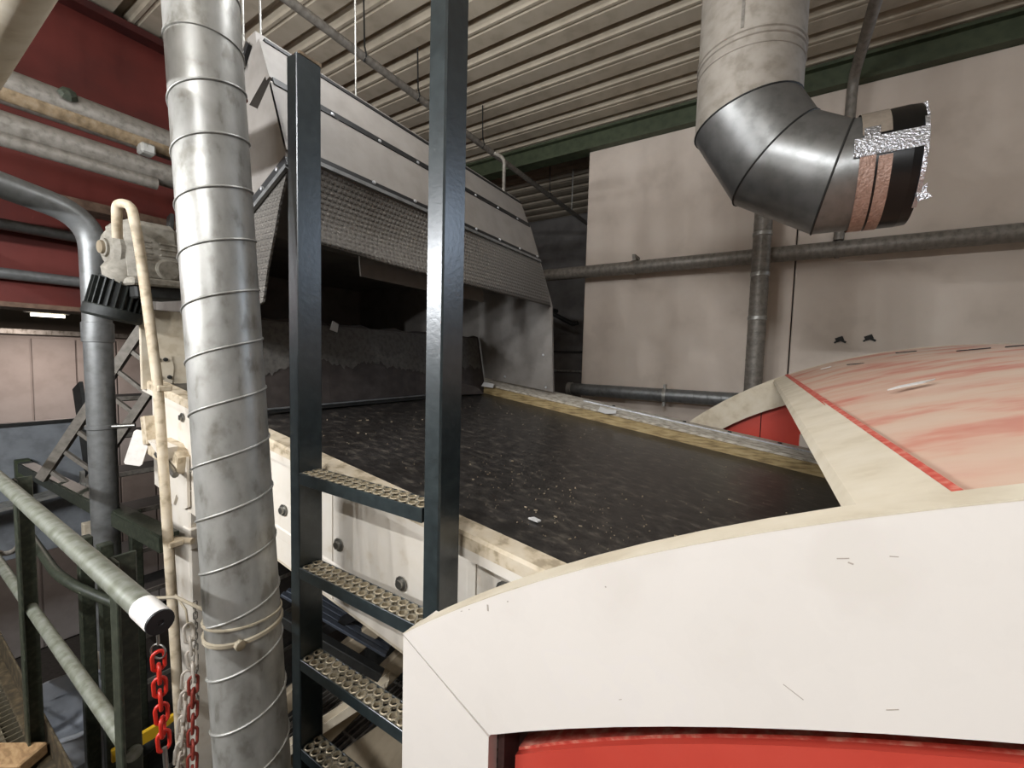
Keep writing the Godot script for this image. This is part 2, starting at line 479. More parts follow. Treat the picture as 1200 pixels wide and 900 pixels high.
	part(pw, "top_rail", box(S(), Vector3(-8.22, 1.76, -3.0), Vector3(0.12, 0.06, 6.0)), M.galv)

func build_window() -> void:
	# daylight window beyond the frame, mirrored in the ladder's gloss paint
	var c := Vector3(3.1, 3.15, -4.2)
	var w := struct("window_1", "frosted daylight window high in the boards beyond the shredder", "window", box(S(), c, Vector3(1.7, 0.8, 0.02)), M.daylight)
	for s in [-1.0, 1.0]:
		part(w, "frame", box(S(), c + Vector3(0, 0.42 * s, 0.01), Vector3(1.8, 0.05, 0.06), Basis(), 0.006), M.lamp_body)
		part(w, "frame", box(S(), c + Vector3(0.87 * s, 0, 0.01), Vector3(0.05, 0.8, 0.06), Basis(), 0.006), M.lamp_body)
	part(w, "mullion", box(S(), c + Vector3(0, 0, 0.01), Vector3(0.04, 0.8, 0.05), Basis(), 0.004), M.lamp_body)
	var al := AreaLight3D.new()
	al.name = "light"
	al.area_size = Vector2(1.7, 0.8)
	al.light_energy = 4.0
	al.light_color = Color(0.82, 0.9, 1.0)
	al.shadow_enabled = true
	al.position = c + Vector3(0, 0, 0.05)
	al.rotation_degrees = Vector3(0, 180, 0)
	w.add_child(al)

func build_wall_pipes() -> void:
	var st := S()
	tube(st, [Vector3(-4.0, 2.49, -4.08), Vector3(4.9, 2.49, -4.08)], 0.062, 16)
	var t := thing("wall_pipe", "dusty grey pipe running level across the white boards", "pipe", Vector3(-4.0, 2.43, -4.08))
	part(t, "tube", st, M.galv_dirty)
	for x in [-1.2, 0.36, 2.2]:
		var c := S()
		lathe(c, Vector3(x - 0.015, 2.49, -4.08), Vector3(1, 0, 0), [Vector2(0.064, 0.0), Vector2(0.07, 0.0), Vector2(0.07, 0.03), Vector2(0.064, 0.03)], 16)
		box(c, Vector3(x, 2.57, -4.08), Vector3(0.03, 0.05, 0.02))
		box(c, Vector3(x, 2.6, -4.14), Vector3(0.03, 0.025, 0.16))
		part(t, "clamp", c, M.galv_dirty)
	# vertical spiral pipe
	var v := thing("spiral_wall_pipe", "thin upright spiral-seamed pipe standing against the white boards", "pipe", Vector3(-0.14, -2.6, -3.97))
	part(v, "tube", tube(S(), [Vector3(-0.14, -2.6, -3.97), Vector3(-0.14, 3.7, -3.97)], 0.066, 18), M.galv_dirty)
	part(v, "seam_bead", tube(S(), helix(Vector3(-0.14, 0.6, -3.97), Vector3(0, 1, 0), 0.066, 0.1, 31, 12), 0.003, 4, false), M.galv_dirty)
	for y in [1.95, 2.3, 2.62]:
		part(v, "coupling", lathe(S(), Vector3(-0.14, y, -3.97), Vector3(0, 1, 0), [Vector2(0.066, 0.0), Vector2(0.071, 0.004), Vector2(0.071, 0.03), Vector2(0.066, 0.034)], 18), M.galv)
	# low spiral pipe
	var l := thing("low_spiral_pipe", "grey spiral pipe running level low on the white boards", "pipe", Vector3(-1.9, 1.2, -4.07))
	part(l, "tube", tube(S(), [Vector3(-1.84, 1.28, -4.07), Vector3(3.0, 1.28, -4.07)], 0.062, 16), M.galv_grey)
	part(l, "seam_bead", tube(S(), helix(Vector3(-1.8, 1.28, -4.07), Vector3(1, 0, 0), 0.062, 0.11, 20, 12), 0.003, 4, false), M.galv_grey)
	part(l, "end_ring", lathe(S(), Vector3(-1.84, 1.28, -4.07), Vector3(1, 0, 0), [Vector2(0.0, 0.0), Vector2(0.068, 0.0), Vector2(0.068, 0.05), Vector2(0.062, 0.05)], 16), M.galv)
	var c2 := S()
	lathe(c2, Vector3(-0.87, 1.28, -4.07), Vector3(1, 0, 0), [Vector2(0.063, 0.0), Vector2(0.07, 0.0), Vector2(0.07, 0.03), Vector2(0.063, 0.03)], 16)
	box(c2, Vector3(-0.855, 1.36, -4.07), Vector3(0.02, 0.04, 0.06))
	box(c2, Vector3(-0.855, 1.2, -4.07), Vector3(0.02, 0.04, 0.06))
	part(l, "clamp", c2, M.galv)
	# conduits along the roof
	var cg := "conduits hung under the roof deck"
	var a := thing("roof_conduit", "long dusty conduit hung on hooks under the roof above the hood", "conduit", Vector3(-2.47, 3.6, -2.0), cg)
	part(a, "tube", tube(S(), [Vector3(-2.47, 3.6, 2.8), Vector3(-2.47, 3.6, -6.3)], 0.028, 10), M.galv_dirty)
	for z in [-1.0, -1.95, -2.45, -2.62, -3.3, -4.7]:
		part(a, "hook", tube(S(), [Vector3(-2.47, 3.565, z), Vector3(-2.44, 3.6, z), Vector3(-2.46, 3.66, z), Vector3(-2.47, 3.96, z)], 0.006, 6), M.dark_steel)
	var b := thing("roof_conduit", "conduit running under the roof then turning down the white boards", "conduit", Vector3(0.38, 3.7, -3.0), cg)
	part(b, "tube", tube(S(), bend([Vector3(0.42, 3.72, 2.8), Vector3(0.375, 3.72, -4.05), Vector3(0.36, 2.55, -4.05)], 0.12), 0.034, 10), M.galv_dirty)
	# rods, tray and pipes seen in the gap beside the boards
	single("gap_conduit", "thin level conduit on the dim wall in the gap", "conduit", tube(S(), [Vector3(-3.6, 1.39, -6.45), Vector3(-1.9, 1.39, -6.45)], 0.02, 8), M.galv)
	single("gap_rail", "dark level rail on the dim wall in the gap", "rail", box(S(), Vector3(-2.8, 1.71, -6.47), Vector3(1.9, 0.03, 0.05)), M.dark_steel)
	single("gap_bracket", "short bent pipe stub on the dim wall below the long pipe", "pipe", tube(S(), bend([Vector3(-3.2, 2.4, -6.52), Vector3(-3.2, 2.4, -5.9), Vector3(-2.62, 2.12, -5.9), Vector3(-2.55, 2.14, -5.9)], 0.05), 0.035, 8), M.dark_steel)
	for i in 2:
		single("hanger_wire", ["longer wire hanging from the roof in the gap beside the boards", "shorter wire hanging further back in the gap beside the boards"][i], "wire", tube(S(), [Vector3(-2.25 + 0.04 * i, 3.95, -4.9 - 0.5 * i), Vector3(-2.25 + 0.04 * i, 3.45 + 0.15 * i, -4.9 - 0.5 * i)], 0.008, 5), M.galv, "hanger wires under the roof")

func helix(o: Vector3, d: Vector3, r: float, pitch: float, turns: int, per: int, phase := 0.0) -> Array:
	var f := frame_for(d)
	var out := []
	for i in turns * per + 1:
		var a := TAU * i / per + phase
		out.append(o + d * (pitch * i / per) + (f[0] * cos(a) + f[1] * sin(a)) * r)
	return out

# a point on the inclined belt: x, z and height above the belt
const TH := 0.13353
func bp(x: float, z: float, h: float) -> Vector3:
	return Vector3(x, 1.291 - 0.13432 * (x + 1.65) + h, z)

# a bar with a level section swept down the slope of the belt: section in (z, h)
func sloped(st: SurfaceTool, sec: Array, x0: float, x1: float) -> SurfaceTool:
	return prism(st, sec, Vector3(x0, 1.291 - 0.13432 * (x0 + 1.65), 0), Vector3(0, 0, 1), Vector3(0, 1, 0), Vector3(x1 - x0, -0.13432 * (x1 - x0), 0))

func rect(z0: float, z1: float, h0: float, h1: float) -> Array:
	return [Vector2(z0, h0), Vector2(z1, h0), Vector2(z1, h1), Vector2(z0, h1)]

func build_conveyor() -> void:
	var t := thing("belt_conveyor", "inclined cream belt conveyor with a wide black rubber belt", "conveyor", Vector3(-2.0, -2.6, -1.7))
	part(t, "belt", sloped(S(), rect(-0.86, -2.6, -0.03, 0.0), -2.6, 0.9), M.belt, "wide black dusty rubber belt")
	# near side: top rail, panel in two sheets, seam, flange
	part(t, "top_rail", sloped(S(), [Vector2(-0.86, 0.012), Vector2(-0.86, -0.03), Vector2(-0.8, -0.03), Vector2(-0.8, 0.0), Vector2(-0.806, 0.008)], -2.72, -0.2), M.cream_dirty)
	part(t, "rail_lip", sloped(S(), rect(-0.822, -0.8, -0.055, -0.03), -2.72, -0.2), M.cream)
	part(t, "side_panel", sloped(S(), rect(-0.86, -0.84, -0.46, -0.03), -2.2, -1.215), M.cream)
	part(t, "side_panel", sloped(S(), rect(-0.86, -0.84, -0.46, -0.03), -1.21, -0.62), M.cream)
	part(t, "side_panel", sloped(S(), rect(-0.86, -0.84, -0.46, -0.03), -0.615, -0.2), M.cream)
	part(t, "side_panel", sloped(S(), rect(-0.86, -0.84, -0.55, -0.045), -2.72, -2.205), M.cream)
	part(t, "edge_strip", sloped(S(), rect(-0.86, -0.834, -0.05, -0.04), -2.72, -2.0), M.dark_steel)
	part(t, "lower_rib", sloped(S(), [Vector2(-0.84, -0.33), Vector2(-0.836, -0.335), Vector2(-0.836, -0.37), Vector2(-0.84, -0.375)], -2.2, -0.2), M.cream)
	part(t, "bottom_flange", sloped(S(), [Vector2(-0.84, -0.46), Vector2(-0.84, -0.47), Vector2(-1.1, -0.53), Vector2(-1.1, -0.52)], -2.2, -0.2), M.cream_dusty)
	part(t, "flange_lip", sloped(S(), rect(-1.1, -1.08, -0.55, -0.5), -2.2, -0.2), M.cream_dirty)
	part(t, "return_belt", sloped(S(), rect(-1.12, -2.5, -0.42, -0.4), -2.2, -0.1), M.black)
	var bolt := done(lathe(S(), Vector3.ZERO, Vector3(0, 0, 1), [Vector2(0.022, 0.0), Vector2(0.022, 0.003), Vector2(0.014, 0.004), Vector2(0.013, 0.012), Vector2(0.0, 0.013)], 10))
	for x in [-2.6, -2.35, -1.9, -1.5, -1.175, -0.885, -0.53, -0.3]:
		piece(t, "bolt", bolt, M.steel, Transform3D(Basis(), bp(x, -0.836, -0.255 if x < -0.6 and x > -2.2 else -0.11)))
	# far side: worn timber strip, dusty rail, bright edge
	part(t, "timber_strip", sloped(S(), [Vector2(-2.58, -0.01), Vector2(-2.6, 0.055), Vector2(-2.66, 0.055), Vector2(-2.66, -0.03)], -2.1, 1.0), M.wood_strip)
	part(t, "far_rail", sloped(S(), [Vector2(-2.62, 0.05), Vector2(-2.62, 0.07), Vector2(-2.7, 0.095), Vector2(-2.78, 0.1), Vector2(-2.78, -0.4), Vector2(-2.66, -0.4), Vector2(-2.66, 0.05)], -2.3, 1.0), M.rail_dusty)
	part(t, "bright_edge", sloped(S(), rect(-2.706, -2.69, 0.085, 0.1), -1.1, 0.6), M.bright_steel)
	for x in [-0.9, -0.45, -0.2, 0.05]:
		piece(t, "bolt", done(lathe(S(), Vector3.ZERO, Vector3(0, 1, 0), [Vector2(0.012, 0.0), Vector2(0.01, 0.008), Vector2(0.0, 0.009)], 8)), M.dark_steel, Transform3D(Basis(), bp(x, -2.74, 0.095)))
	# leaning plate and nip bar where the belt comes out from under the hood
	var pl := S()
	var zz := -0.87
	var rng := RandomNumberGenerator.new()
	rng.seed = 5
	var top := 1.742
	while zz > -2.6:
		var nt := 1.742 + rng.randf_range(-0.008, 0.012)
		quad(pl, Vector3(-1.87, 1.33, zz), Vector3(-1.87, 1.33, zz - 0.06), Vector3(-1.95, nt, zz - 0.06), Vector3(-1.95, top, zz), Vector3(1, 0, 0))
		quad(pl, Vector3(-1.89, 1.33, zz), Vector3(-1.89, 1.33, zz - 0.06), Vector3(-1.97, nt, zz - 0.06), Vector3(-1.97, top, zz), Vector3(-1, 0, 0))
		quad(pl, Vector3(-1.95, top, zz), Vector3(-1.95, nt, zz - 0.06), Vector3(-1.97, nt, zz - 0.06), Vector3(-1.97, top, zz), Vector3(0, 1, 0))
		top = nt
		zz -= 0.06
	part(t, "back_plate", pl, M.inner_plate, "dark plate with a grey dusty upper band")
	var du := S()
	zz = -0.87
	var edge := 1.53
	var drift := 0.0
	while zz > -2.58:
		drift = clampf(drift * 0.93 + rng.randf_range(-0.014, 0.014), -0.07, 0.07)
		var ne := 1.53 + drift + rng.randf_range(-0.012, 0.004)
		quad(du, plate_pt(edge, zz), plate_pt(ne, zz - 0.011), plate_pt(1.735, zz - 0.011), plate_pt(1.735, zz), Vector3(1, 0, 0))
		edge = ne
		zz -= 0.011
	part(t, "dust_crust", du, M.rubber_dust, "grey crust of dust on the plate's upper half")
	part(t, "nip_bar", bar(S(), Vector3(-1.86, 1.335, -0.87), Vector3(-1.86, 1.325, -2.55), 0.03, 0.012, Vector3(1, 0, 0)), M.dark_steel)
	part(t, "nip_strip", tube(S(), [Vector3(-1.845, 1.345, -0.87), Vector3(-1.85, 1.345, -2.5)], 0.006, 6), M.galv_grey)
	# torn rubber tongue in the far corner
	var rb := S()
	prism(rb, [Vector2(0, 0), Vector2(0.34, 0.0), Vector2(0.28, 0.05), Vector2(0.1, 0.09), Vector2(0.03, 0.3), Vector2(0.0, 0.34)], Vector3(-1.86, 1.335, -2.12), Vector3(0.25, -0.02, -1).normalized(), Vector3(0, 1, 0), Vector3(0.01, 0, 0))
	part(t, "rubber_tongue", rb, M.inner_plate)
	# head plates and support leg
	part(t, "head_plate", box(S(), Vector3(-2.66, 1.59, -1.0), Vector3(0.02, 0.4, 0.44), Basis(), 0.003), M.cream_dusty)
	var hp := S()
	prism(hp, [Vector2(-0.83, 1.41), Vector2(-0.9, 1.41), Vector2(-0.91, 1.5), Vector2(-0.9, 1.56), Vector2(-0.83, 1.56)], Vector3(-2.648, 0, 0), Vector3(0, 0, 1), Vector3(0, 1, 0), Vector3(0.006, 0, 0))
	part(t, "patch_plate", hp, M.cream_dusty)
	for p in [Vector2(-0.845, 1.54), Vector2(-0.875, 1.54), Vector2(-0.85, 1.45), Vector2(-0.89, 1.45)]:
		piece(t, "bolt", done(lathe(S(), Vector3.ZERO, Vector3(1, 0, 0), [Vector2(0.011, 0.0), Vector2(0.009, 0.008), Vector2(0.0, 0.009)], 8)), M.dark_steel, Transform3D(Basis(), Vector3(-2.642, p.y, p.x)))
	for i in 14:
		part(t, "brush_tooth", box(S(), Vector3(-2.645, 1.4 + 0.028 * i, -1.005), Vector3(0.008, 0.012, 0.03)), M.dark_steel)
	# leg: folded channel
	var lg := S()
	box(lg, Vector3(-2.4, -0.75, -0.875), Vector3(0.2, 3.66, 0.08), Basis(), 0.008)
	part(t, "leg", lg, M.cream)
	part(t, "leg_gusset", prism(S(), [Vector2(-2.52, 1.06), Vector2(-2.28, 1.1), Vector2(-2.28, 0.86), Vector2(-2.33, 0.84), Vector2(-2.4, 0.9), Vector2(-2.44, 0.84), Vector2(-2.5, 0.84)], Vector3(0, 0, -0.835), Vector3(1, 0, 0), Vector3(0, 1, 0), Vector3(0, 0, 0.012)), M.cream)
	part(t, "cross_bracket", box(S(), Vector3(-2.32, 0.7, -0.9), Vector3(0.08, 0.1, 0.14), Basis(), 0.004), M.cream)
	part(t, "bracket_tongue", prism(S(), [Vector2(-0.83, 0.94), Vector2(-0.98, 0.9), Vector2(-0.98, 0.8), Vector2(-0.9, 0.86)], Vector3(-2.29, 0, 0), Vector3(0, 0, 1), Vector3(0, 1, 0), Vector3(0.012, 0, 0)), M.cream)
	for p in [Vector3(-2.285, 1.03, -0.845), Vector3(-2.285, 1.02, -0.88), Vector3(-2.285, 1.015, -0.93), Vector3(-2.275, 0.7, -0.88)]:
		piece(t, "bolt", done(lathe(S(), Vector3.ZERO, Vector3(1, 0, 0), [Vector2(0.013, 0.0), Vector2(0.011, 0.012), Vector2(0.0, 0.013)], 8)), M.steel, Transform3D(Basis(), p))
	part(t, "far_leg", box(S(), Vector3(-2.4, -0.75, -2.7), Vector3(0.16, 3.66, 0.1), Basis(), 0.008), M.cream)
	part(t, "end_leg", box(S(), Vector3(-0.75, -1.0, -2.7), Vector3(0.12, 3.2, 0.1), Basis(), 0.008), M.cream)
	# belt tensioner at the head
	var tn := S()
	box(tn, Vector3(-2.62, 1.19, -0.8), Vector3(0.05, 0.14, 0.06), Basis(Vector3.BACK, 0.2), 0.004)
	part(t, "tensioner_block", tn, M.cream_dirty)
	part(t, "tensioner_shelf", prism(S(), [Vector2(-2.72, 1.08), Vector2(-2.3, 1.02), Vector2(-2.28, 1.1), Vector2(-2.36, 1.15), Vector2(-2.5, 1.16)], Vector3(0, 0, -0.84), Vector3(1, 0, 0), Vector3(0, 1, 0), Vector3(0, 0, 0.05)), M.cream_dirty)
	part(t, "tensioner_hood", prism(S(), [Vector2(-2.5, 1.16), Vector2(-2.3, 1.15), Vector2(-2.34, 1.09)], Vector3(0, 0, -0.8), Vector3(1, 0, 0), Vector3(0, 1, 0), Vector3(0, 0, 0.05)), M.cream)
	part(t, "tensioner_bolt", tube(S(), [Vector3(-2.45, 1.1, -0.77), Vector3(-2.25, 1.03, -0.77)], 0.014, 8), M.steel)
	part(t, "sensor_plate", prism(S(), [Vector2(-0.03, -0.09), Vector2(0.03, -0.09), Vector2(0.038, -0.08), Vector2(0.038, 0.08), Vector2(0.03, 0.09), Vector2(-0.03, 0.09), Vector2(-0.038, 0.08), Vector2(-0.038, -0.08)], Vector3(-2.66, 1.1, -0.762), Vector3(0.55, -0.18, -0.6).normalized(), Vector3(0.22, 0.95, -0.2).normalized(), Vector3(0.6, 0, 0.5).normalized() * 0.006), M.white_plastic)

# a point a hair in front of the leaning plate at the conveyor's head
func plate_pt(y: float, z: float) -> Vector3:
	return Vector3(-1.87 - 0.08 * (y - 1.33) / 0.412 + 0.004, y, z)

func arc_pts(c: Vector2, r: float, x0: float, x1: float, n: int) -> Array:
	var out := []
	for i in n + 1:
		var x := lerpf(x0, x1, float(i) / n)
		out.append(Vector2(x, c.y + sqrt(r * r - (x - c.x) * (x - c.x))))
	return out

const NC := Vector2(1.06, -0.945)
const NR := 2.596
const FC := Vector2(0.91, -0.34)
const FR := 2.062

func build_shredder() -> void:
	var t := thing("shredder", "large cream and red drum shredder with an arched cover", "machine", Vector3(0.9, -2.6, -1.7))
	# near arched frame: main arch and two legs, with mitred seams
	var ic := Vector2(1.505, -1.901)
	var inner := arc_pts(ic, 3.456, -0.337, NC.x, 22)
	var full := inner.duplicate()
	for i in range(inner.size() - 2, -1, -1):
		full.append(Vector2(2 * NC.x - inner[i].x, inner[i].y))
	var outer := arc_pts(NC, NR, -0.524, 2.644, 48)
	var poly := outer.duplicate()
	for i in range(full.size() - 1, -1, -1):
		poly.append(full[i])
	part(t, "arch_panel", xy(S(), poly, -0.525, -0.5), M.cream_clean, "smooth cream arched front panel")
	part(t, "side_leg_panel", xy(S(), [Vector2(-0.524, 1.1078), Vector2(-0.3385, 1.0175), Vector2(-0.337, -0.3), Vector2(-0.524, -0.3)], -0.525, -0.501), M.cream_clean)
	part(t, "side_leg_panel", xy(S(), [Vector2(2.644, 1.1108), Vector2(2.4585, 1.0205), Vector2(2.457, -0.3), Vector2(2.644, -0.3)], -0.525, -0.501), M.cream_clean)
	# returned top flange of the frame
	var fl := outer.duplicate()
	for i in fl.size(): fl[i] += Vector2(0, 0.0012)
	for i in range(outer.size() - 1, -1, -1):
		fl.append(outer[i] + Vector2(0, -0.0004))
	part(t, "top_flange", xy(S(), fl, -0.542, -0.4998, true), M.cream_dusty)
	part(t, "end_flange", box(S(), Vector3(-0.514, 0.4, -0.555), Vector3(0.02, 1.42, 0.06)), M.cream)
	# dark reveal and red door inside the arch
	var dr := []
	for p in full: dr.append(p + Vector2(0, -0.0))
	var rv := full.duplicate()
	rv.append(Vector2(2.457, -0.3)); rv.append(Vector2(-0.337, -0.3))
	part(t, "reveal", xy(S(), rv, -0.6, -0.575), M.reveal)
	var dc := Vector2(1.197, -1.184)
	var dt := arc_pts(dc, 2.634, -0.31, NC.x, 20)
	var dfull := dt.duplicate()
	for i in range(dt.size() - 2, -1, -1):
		dfull.append(Vector2(2 * NC.x - dt[i].x, dt[i].y))
	var door := dfull.duplicate()
	door.append(Vector2(2.43, -0.3)); door.append(Vector2(-0.31, -0.3))
	var dn := part(t, "red_door", xy(S(), door, -0.575, -0.535, true), M.red_gloss, "glossy red arched door")
	var rim := dfull.duplicate()
	for i in range(dfull.size() - 1, -1, -1):
		rim.append(dfull[i] + Vector2(0, 0.005))
	part(dn, "door_rim", xy(S(), rim, -0.578, -0.545, true), M.red_edge)
	var jb := []
	for p in full: jb.append(p)
	for i in range(full.size() - 1, -1, -1):
		jb.append(full[i] + Vector2(0, 0.012))
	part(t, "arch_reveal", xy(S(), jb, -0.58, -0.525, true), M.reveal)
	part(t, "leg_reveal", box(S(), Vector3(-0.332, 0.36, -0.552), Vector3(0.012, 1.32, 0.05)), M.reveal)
	# small scuffs and chips in the front panel's paint
	for q in [[-0.345, 1.222, 0.004, 0.016, 0.1], [0.066, 1.416, 0.014, 0.0018, 0.3], [0.072, 1.413, 0.006, 0.0025, -0.2], [0.102, 1.428, 0.009, 0.0015, 0.2], [0.035, 1.267, 0.028, 0.0012, -0.45], [-0.165, 1.313, 0.0025, 0.0025, 0.0], [-0.395, 1.199, 0.005, 0.0018, 0.5], [-0.38, 1.207, 0.003, 0.002, 0.5], [-0.31, 1.244, 0.003, 0.003, 0.5], [-0.14, 1.175, 0.006, 0.0012, 0.6], [0.11, 1.285, 0.014, 0.0015, 0.5]]:
		part(t, "scuff_mark", box(S(), Vector3(q[0], q[1], -0.49985), Vector3(q[2] * 0.7, q[3] * 0.6, 0.0004), Basis(Vector3.BACK, q[4])), M.scuff)
	# cover: curved sheet between near and far frame
	var cv := S()
	cv.set_smooth_group(1)
	var nz := 14
	for i in 40:
		for j in nz:
			var q := []
			for e in [[0, 0], [1, 0], [1, 1], [0, 1]]:
				var s := float(j + e[1]) / nz
				var z := lerpf(-0.54, -2.86, s)
				var xl := lerpf(0.149, 0.058, s)
				var x := lerpf(xl, 2.35, float(i + e[0]) / 40)
				var yn := NC.y + sqrt(NR * NR - (x - NC.x) * (x - NC.x)) - 0.014
				var yf := FC.y + sqrt(FR * FR - (x - FC.x) * (x - FC.x)) - 0.002
				q.append(Vector3(x, lerpf(yn, yf, s), z))
			quad(cv, q[0], q[1], q[2], q[3], Vector3(0, 1, 0))
	var cover := part(t, "drum_cover", cv, M.red_dust, "curved red cover thick with beige dust")
	var ce := S()
	bar(ce, Vector3(0.151, NC.y + sqrt(NR * NR - pow(0.151 - NC.x, 2)) - 0.008, -0.545), Vector3(0.063, FC.y + sqrt(FR * FR - pow(0.063 - FC.x, 2)) - 0.004, -2.85), 0.016, 0.012, Vector3(1, 0.4, 0))
	part(cover, "red_bead", ce, M.red_edge)
	var nb := []
	var nbt := arc_pts(NC, NR, 0.155, 2.3, 30)
	for p in nbt: nb.append(p + Vector2(0, -0.006))
	for i in range(nbt.size() - 1, -1, -1): nb.append(nbt[i] + Vector2(0, -0.03))
	part(cover, "near_bead", xy(S(), nb, -0.556, -0.542, true), M.red_edge)
	# slots cut through the cover
	for sl in [[0.60, -2.15, 0.085], [0.72, -2.15, 0.085], [0.3, -2.35, 0.06], [0.5, -2.55, 0.07]]:
		var s: float = (sl[1] + 0.54) / -2.32
		var yy := lerpf(NC.y + sqrt(NR * NR - pow(sl[0] - NC.x, 2)) - 0.014, FC.y + sqrt(FR * FR - pow(sl[0] - FC.x, 2)) - 0.002, s)
		part(cover, "slot", box(S(), Vector3(sl[0], yy + 0.004, sl[1]), Vector3(sl[2], 0.004, 0.008), Basis(Vector3.BACK, 0.14)), M.black)
	# cross beam at the mouth
	var cb := S()
	var n0 := NC.y + sqrt(NR * NR - pow(0.08 - NC.x, 2))
	var n1 := NC.y + sqrt(NR * NR - pow(0.147 - NC.x, 2))
	var f0 := FC.y + sqrt(FR * FR - pow(0.0 - FC.x, 2))
	var f1 := FC.y + sqrt(FR * FR - pow(0.056 - FC.x, 2))
	var secs := []
	for k in 7:
		var s := float(k) / 6
		var a := Vector3(lerpf(0.08, 0.006, s), lerpf(n0, f0, s) - 0.002, lerpf(-0.54, -2.86, s))
		var b := Vector3(lerpf(0.147, 0.056, s), lerpf(n1, f1, s), lerpf(-0.54, -2.86, s))
		var c := a + Vector3(-0.007, -0.014, 0)
		var d := c + Vector3(0.035, -0.03, 0)
		secs.append([a, b, b + Vector3(0, -0.085, 0), d, c])
	cb.set_smooth_group(-1)
	for k in 6:
		for i in 5:
			var i2 := (i + 1) % 5
			var mid: Vector3 = (secs[k][i] + secs[k][i2] + secs[k + 1][i] + secs[k + 1][i2]) * 0.25
			var cen: Vector3 = (secs[k][0] + secs[k][2] + secs[k + 1][1] + secs[k + 1][3]) * 0.25
			quad(cb, secs[k][i], secs[k][i2], secs[k + 1][i2], secs[k + 1][i], mid - cen)
	part(t, "cross_beam", cb, M.cream_dusty)
	# far arched frame with red infill
	var fo := arc_pts(FC, FR, -0.62, 2.4, 40)
	var fi := arc_pts(Vector2(0.601, 0.018), 1.449, -0.36, 0.14, 12)
	var fp := fo.duplicate()
	fp.append(Vector2(2.4, -0.3)); fp.append(Vector2(0.15, -0.3)); fp.append(Vector2(0.15, 1.385))
	for i in range(fi.size() - 1, -1, -1): fp.append(fi[i])
	fp.append(Vector2(-0.36, -0.3)); fp.append(Vector2(-0.62, -0.3))
	part(t, "far_arch_panel", xy(S(), fp, -2.9, -2.86), M.cream_dusty)
	part(t, "far_infill", xy(S(), [Vector2(-0.36, -0.3), Vector2(-0.052, -0.3), Vector2(-0.052, 1.34), Vector2(-0.36, 1.14)], -2.94, -2.91), M.red_gloss)
	part(t, "far_infill", xy(S(), [Vector2(-0.047, -0.3), Vector2(0.2, -0.3), Vector2(0.2, 1.4), Vector2(-0.047, 1.345)], -2.94, -2.91), M.red_gloss)
	part(t, "infill_joint", box(S(), Vector3(-0.05, 0.5, -2.945), Vector3(0.03, 1.6, 0.004)), M.black)
	part(t, "far_side_post", box(S(), Vector3(0.17, 0.5, -2.88), Vector3(0.05, 1.4, 0.06)), M.cream)

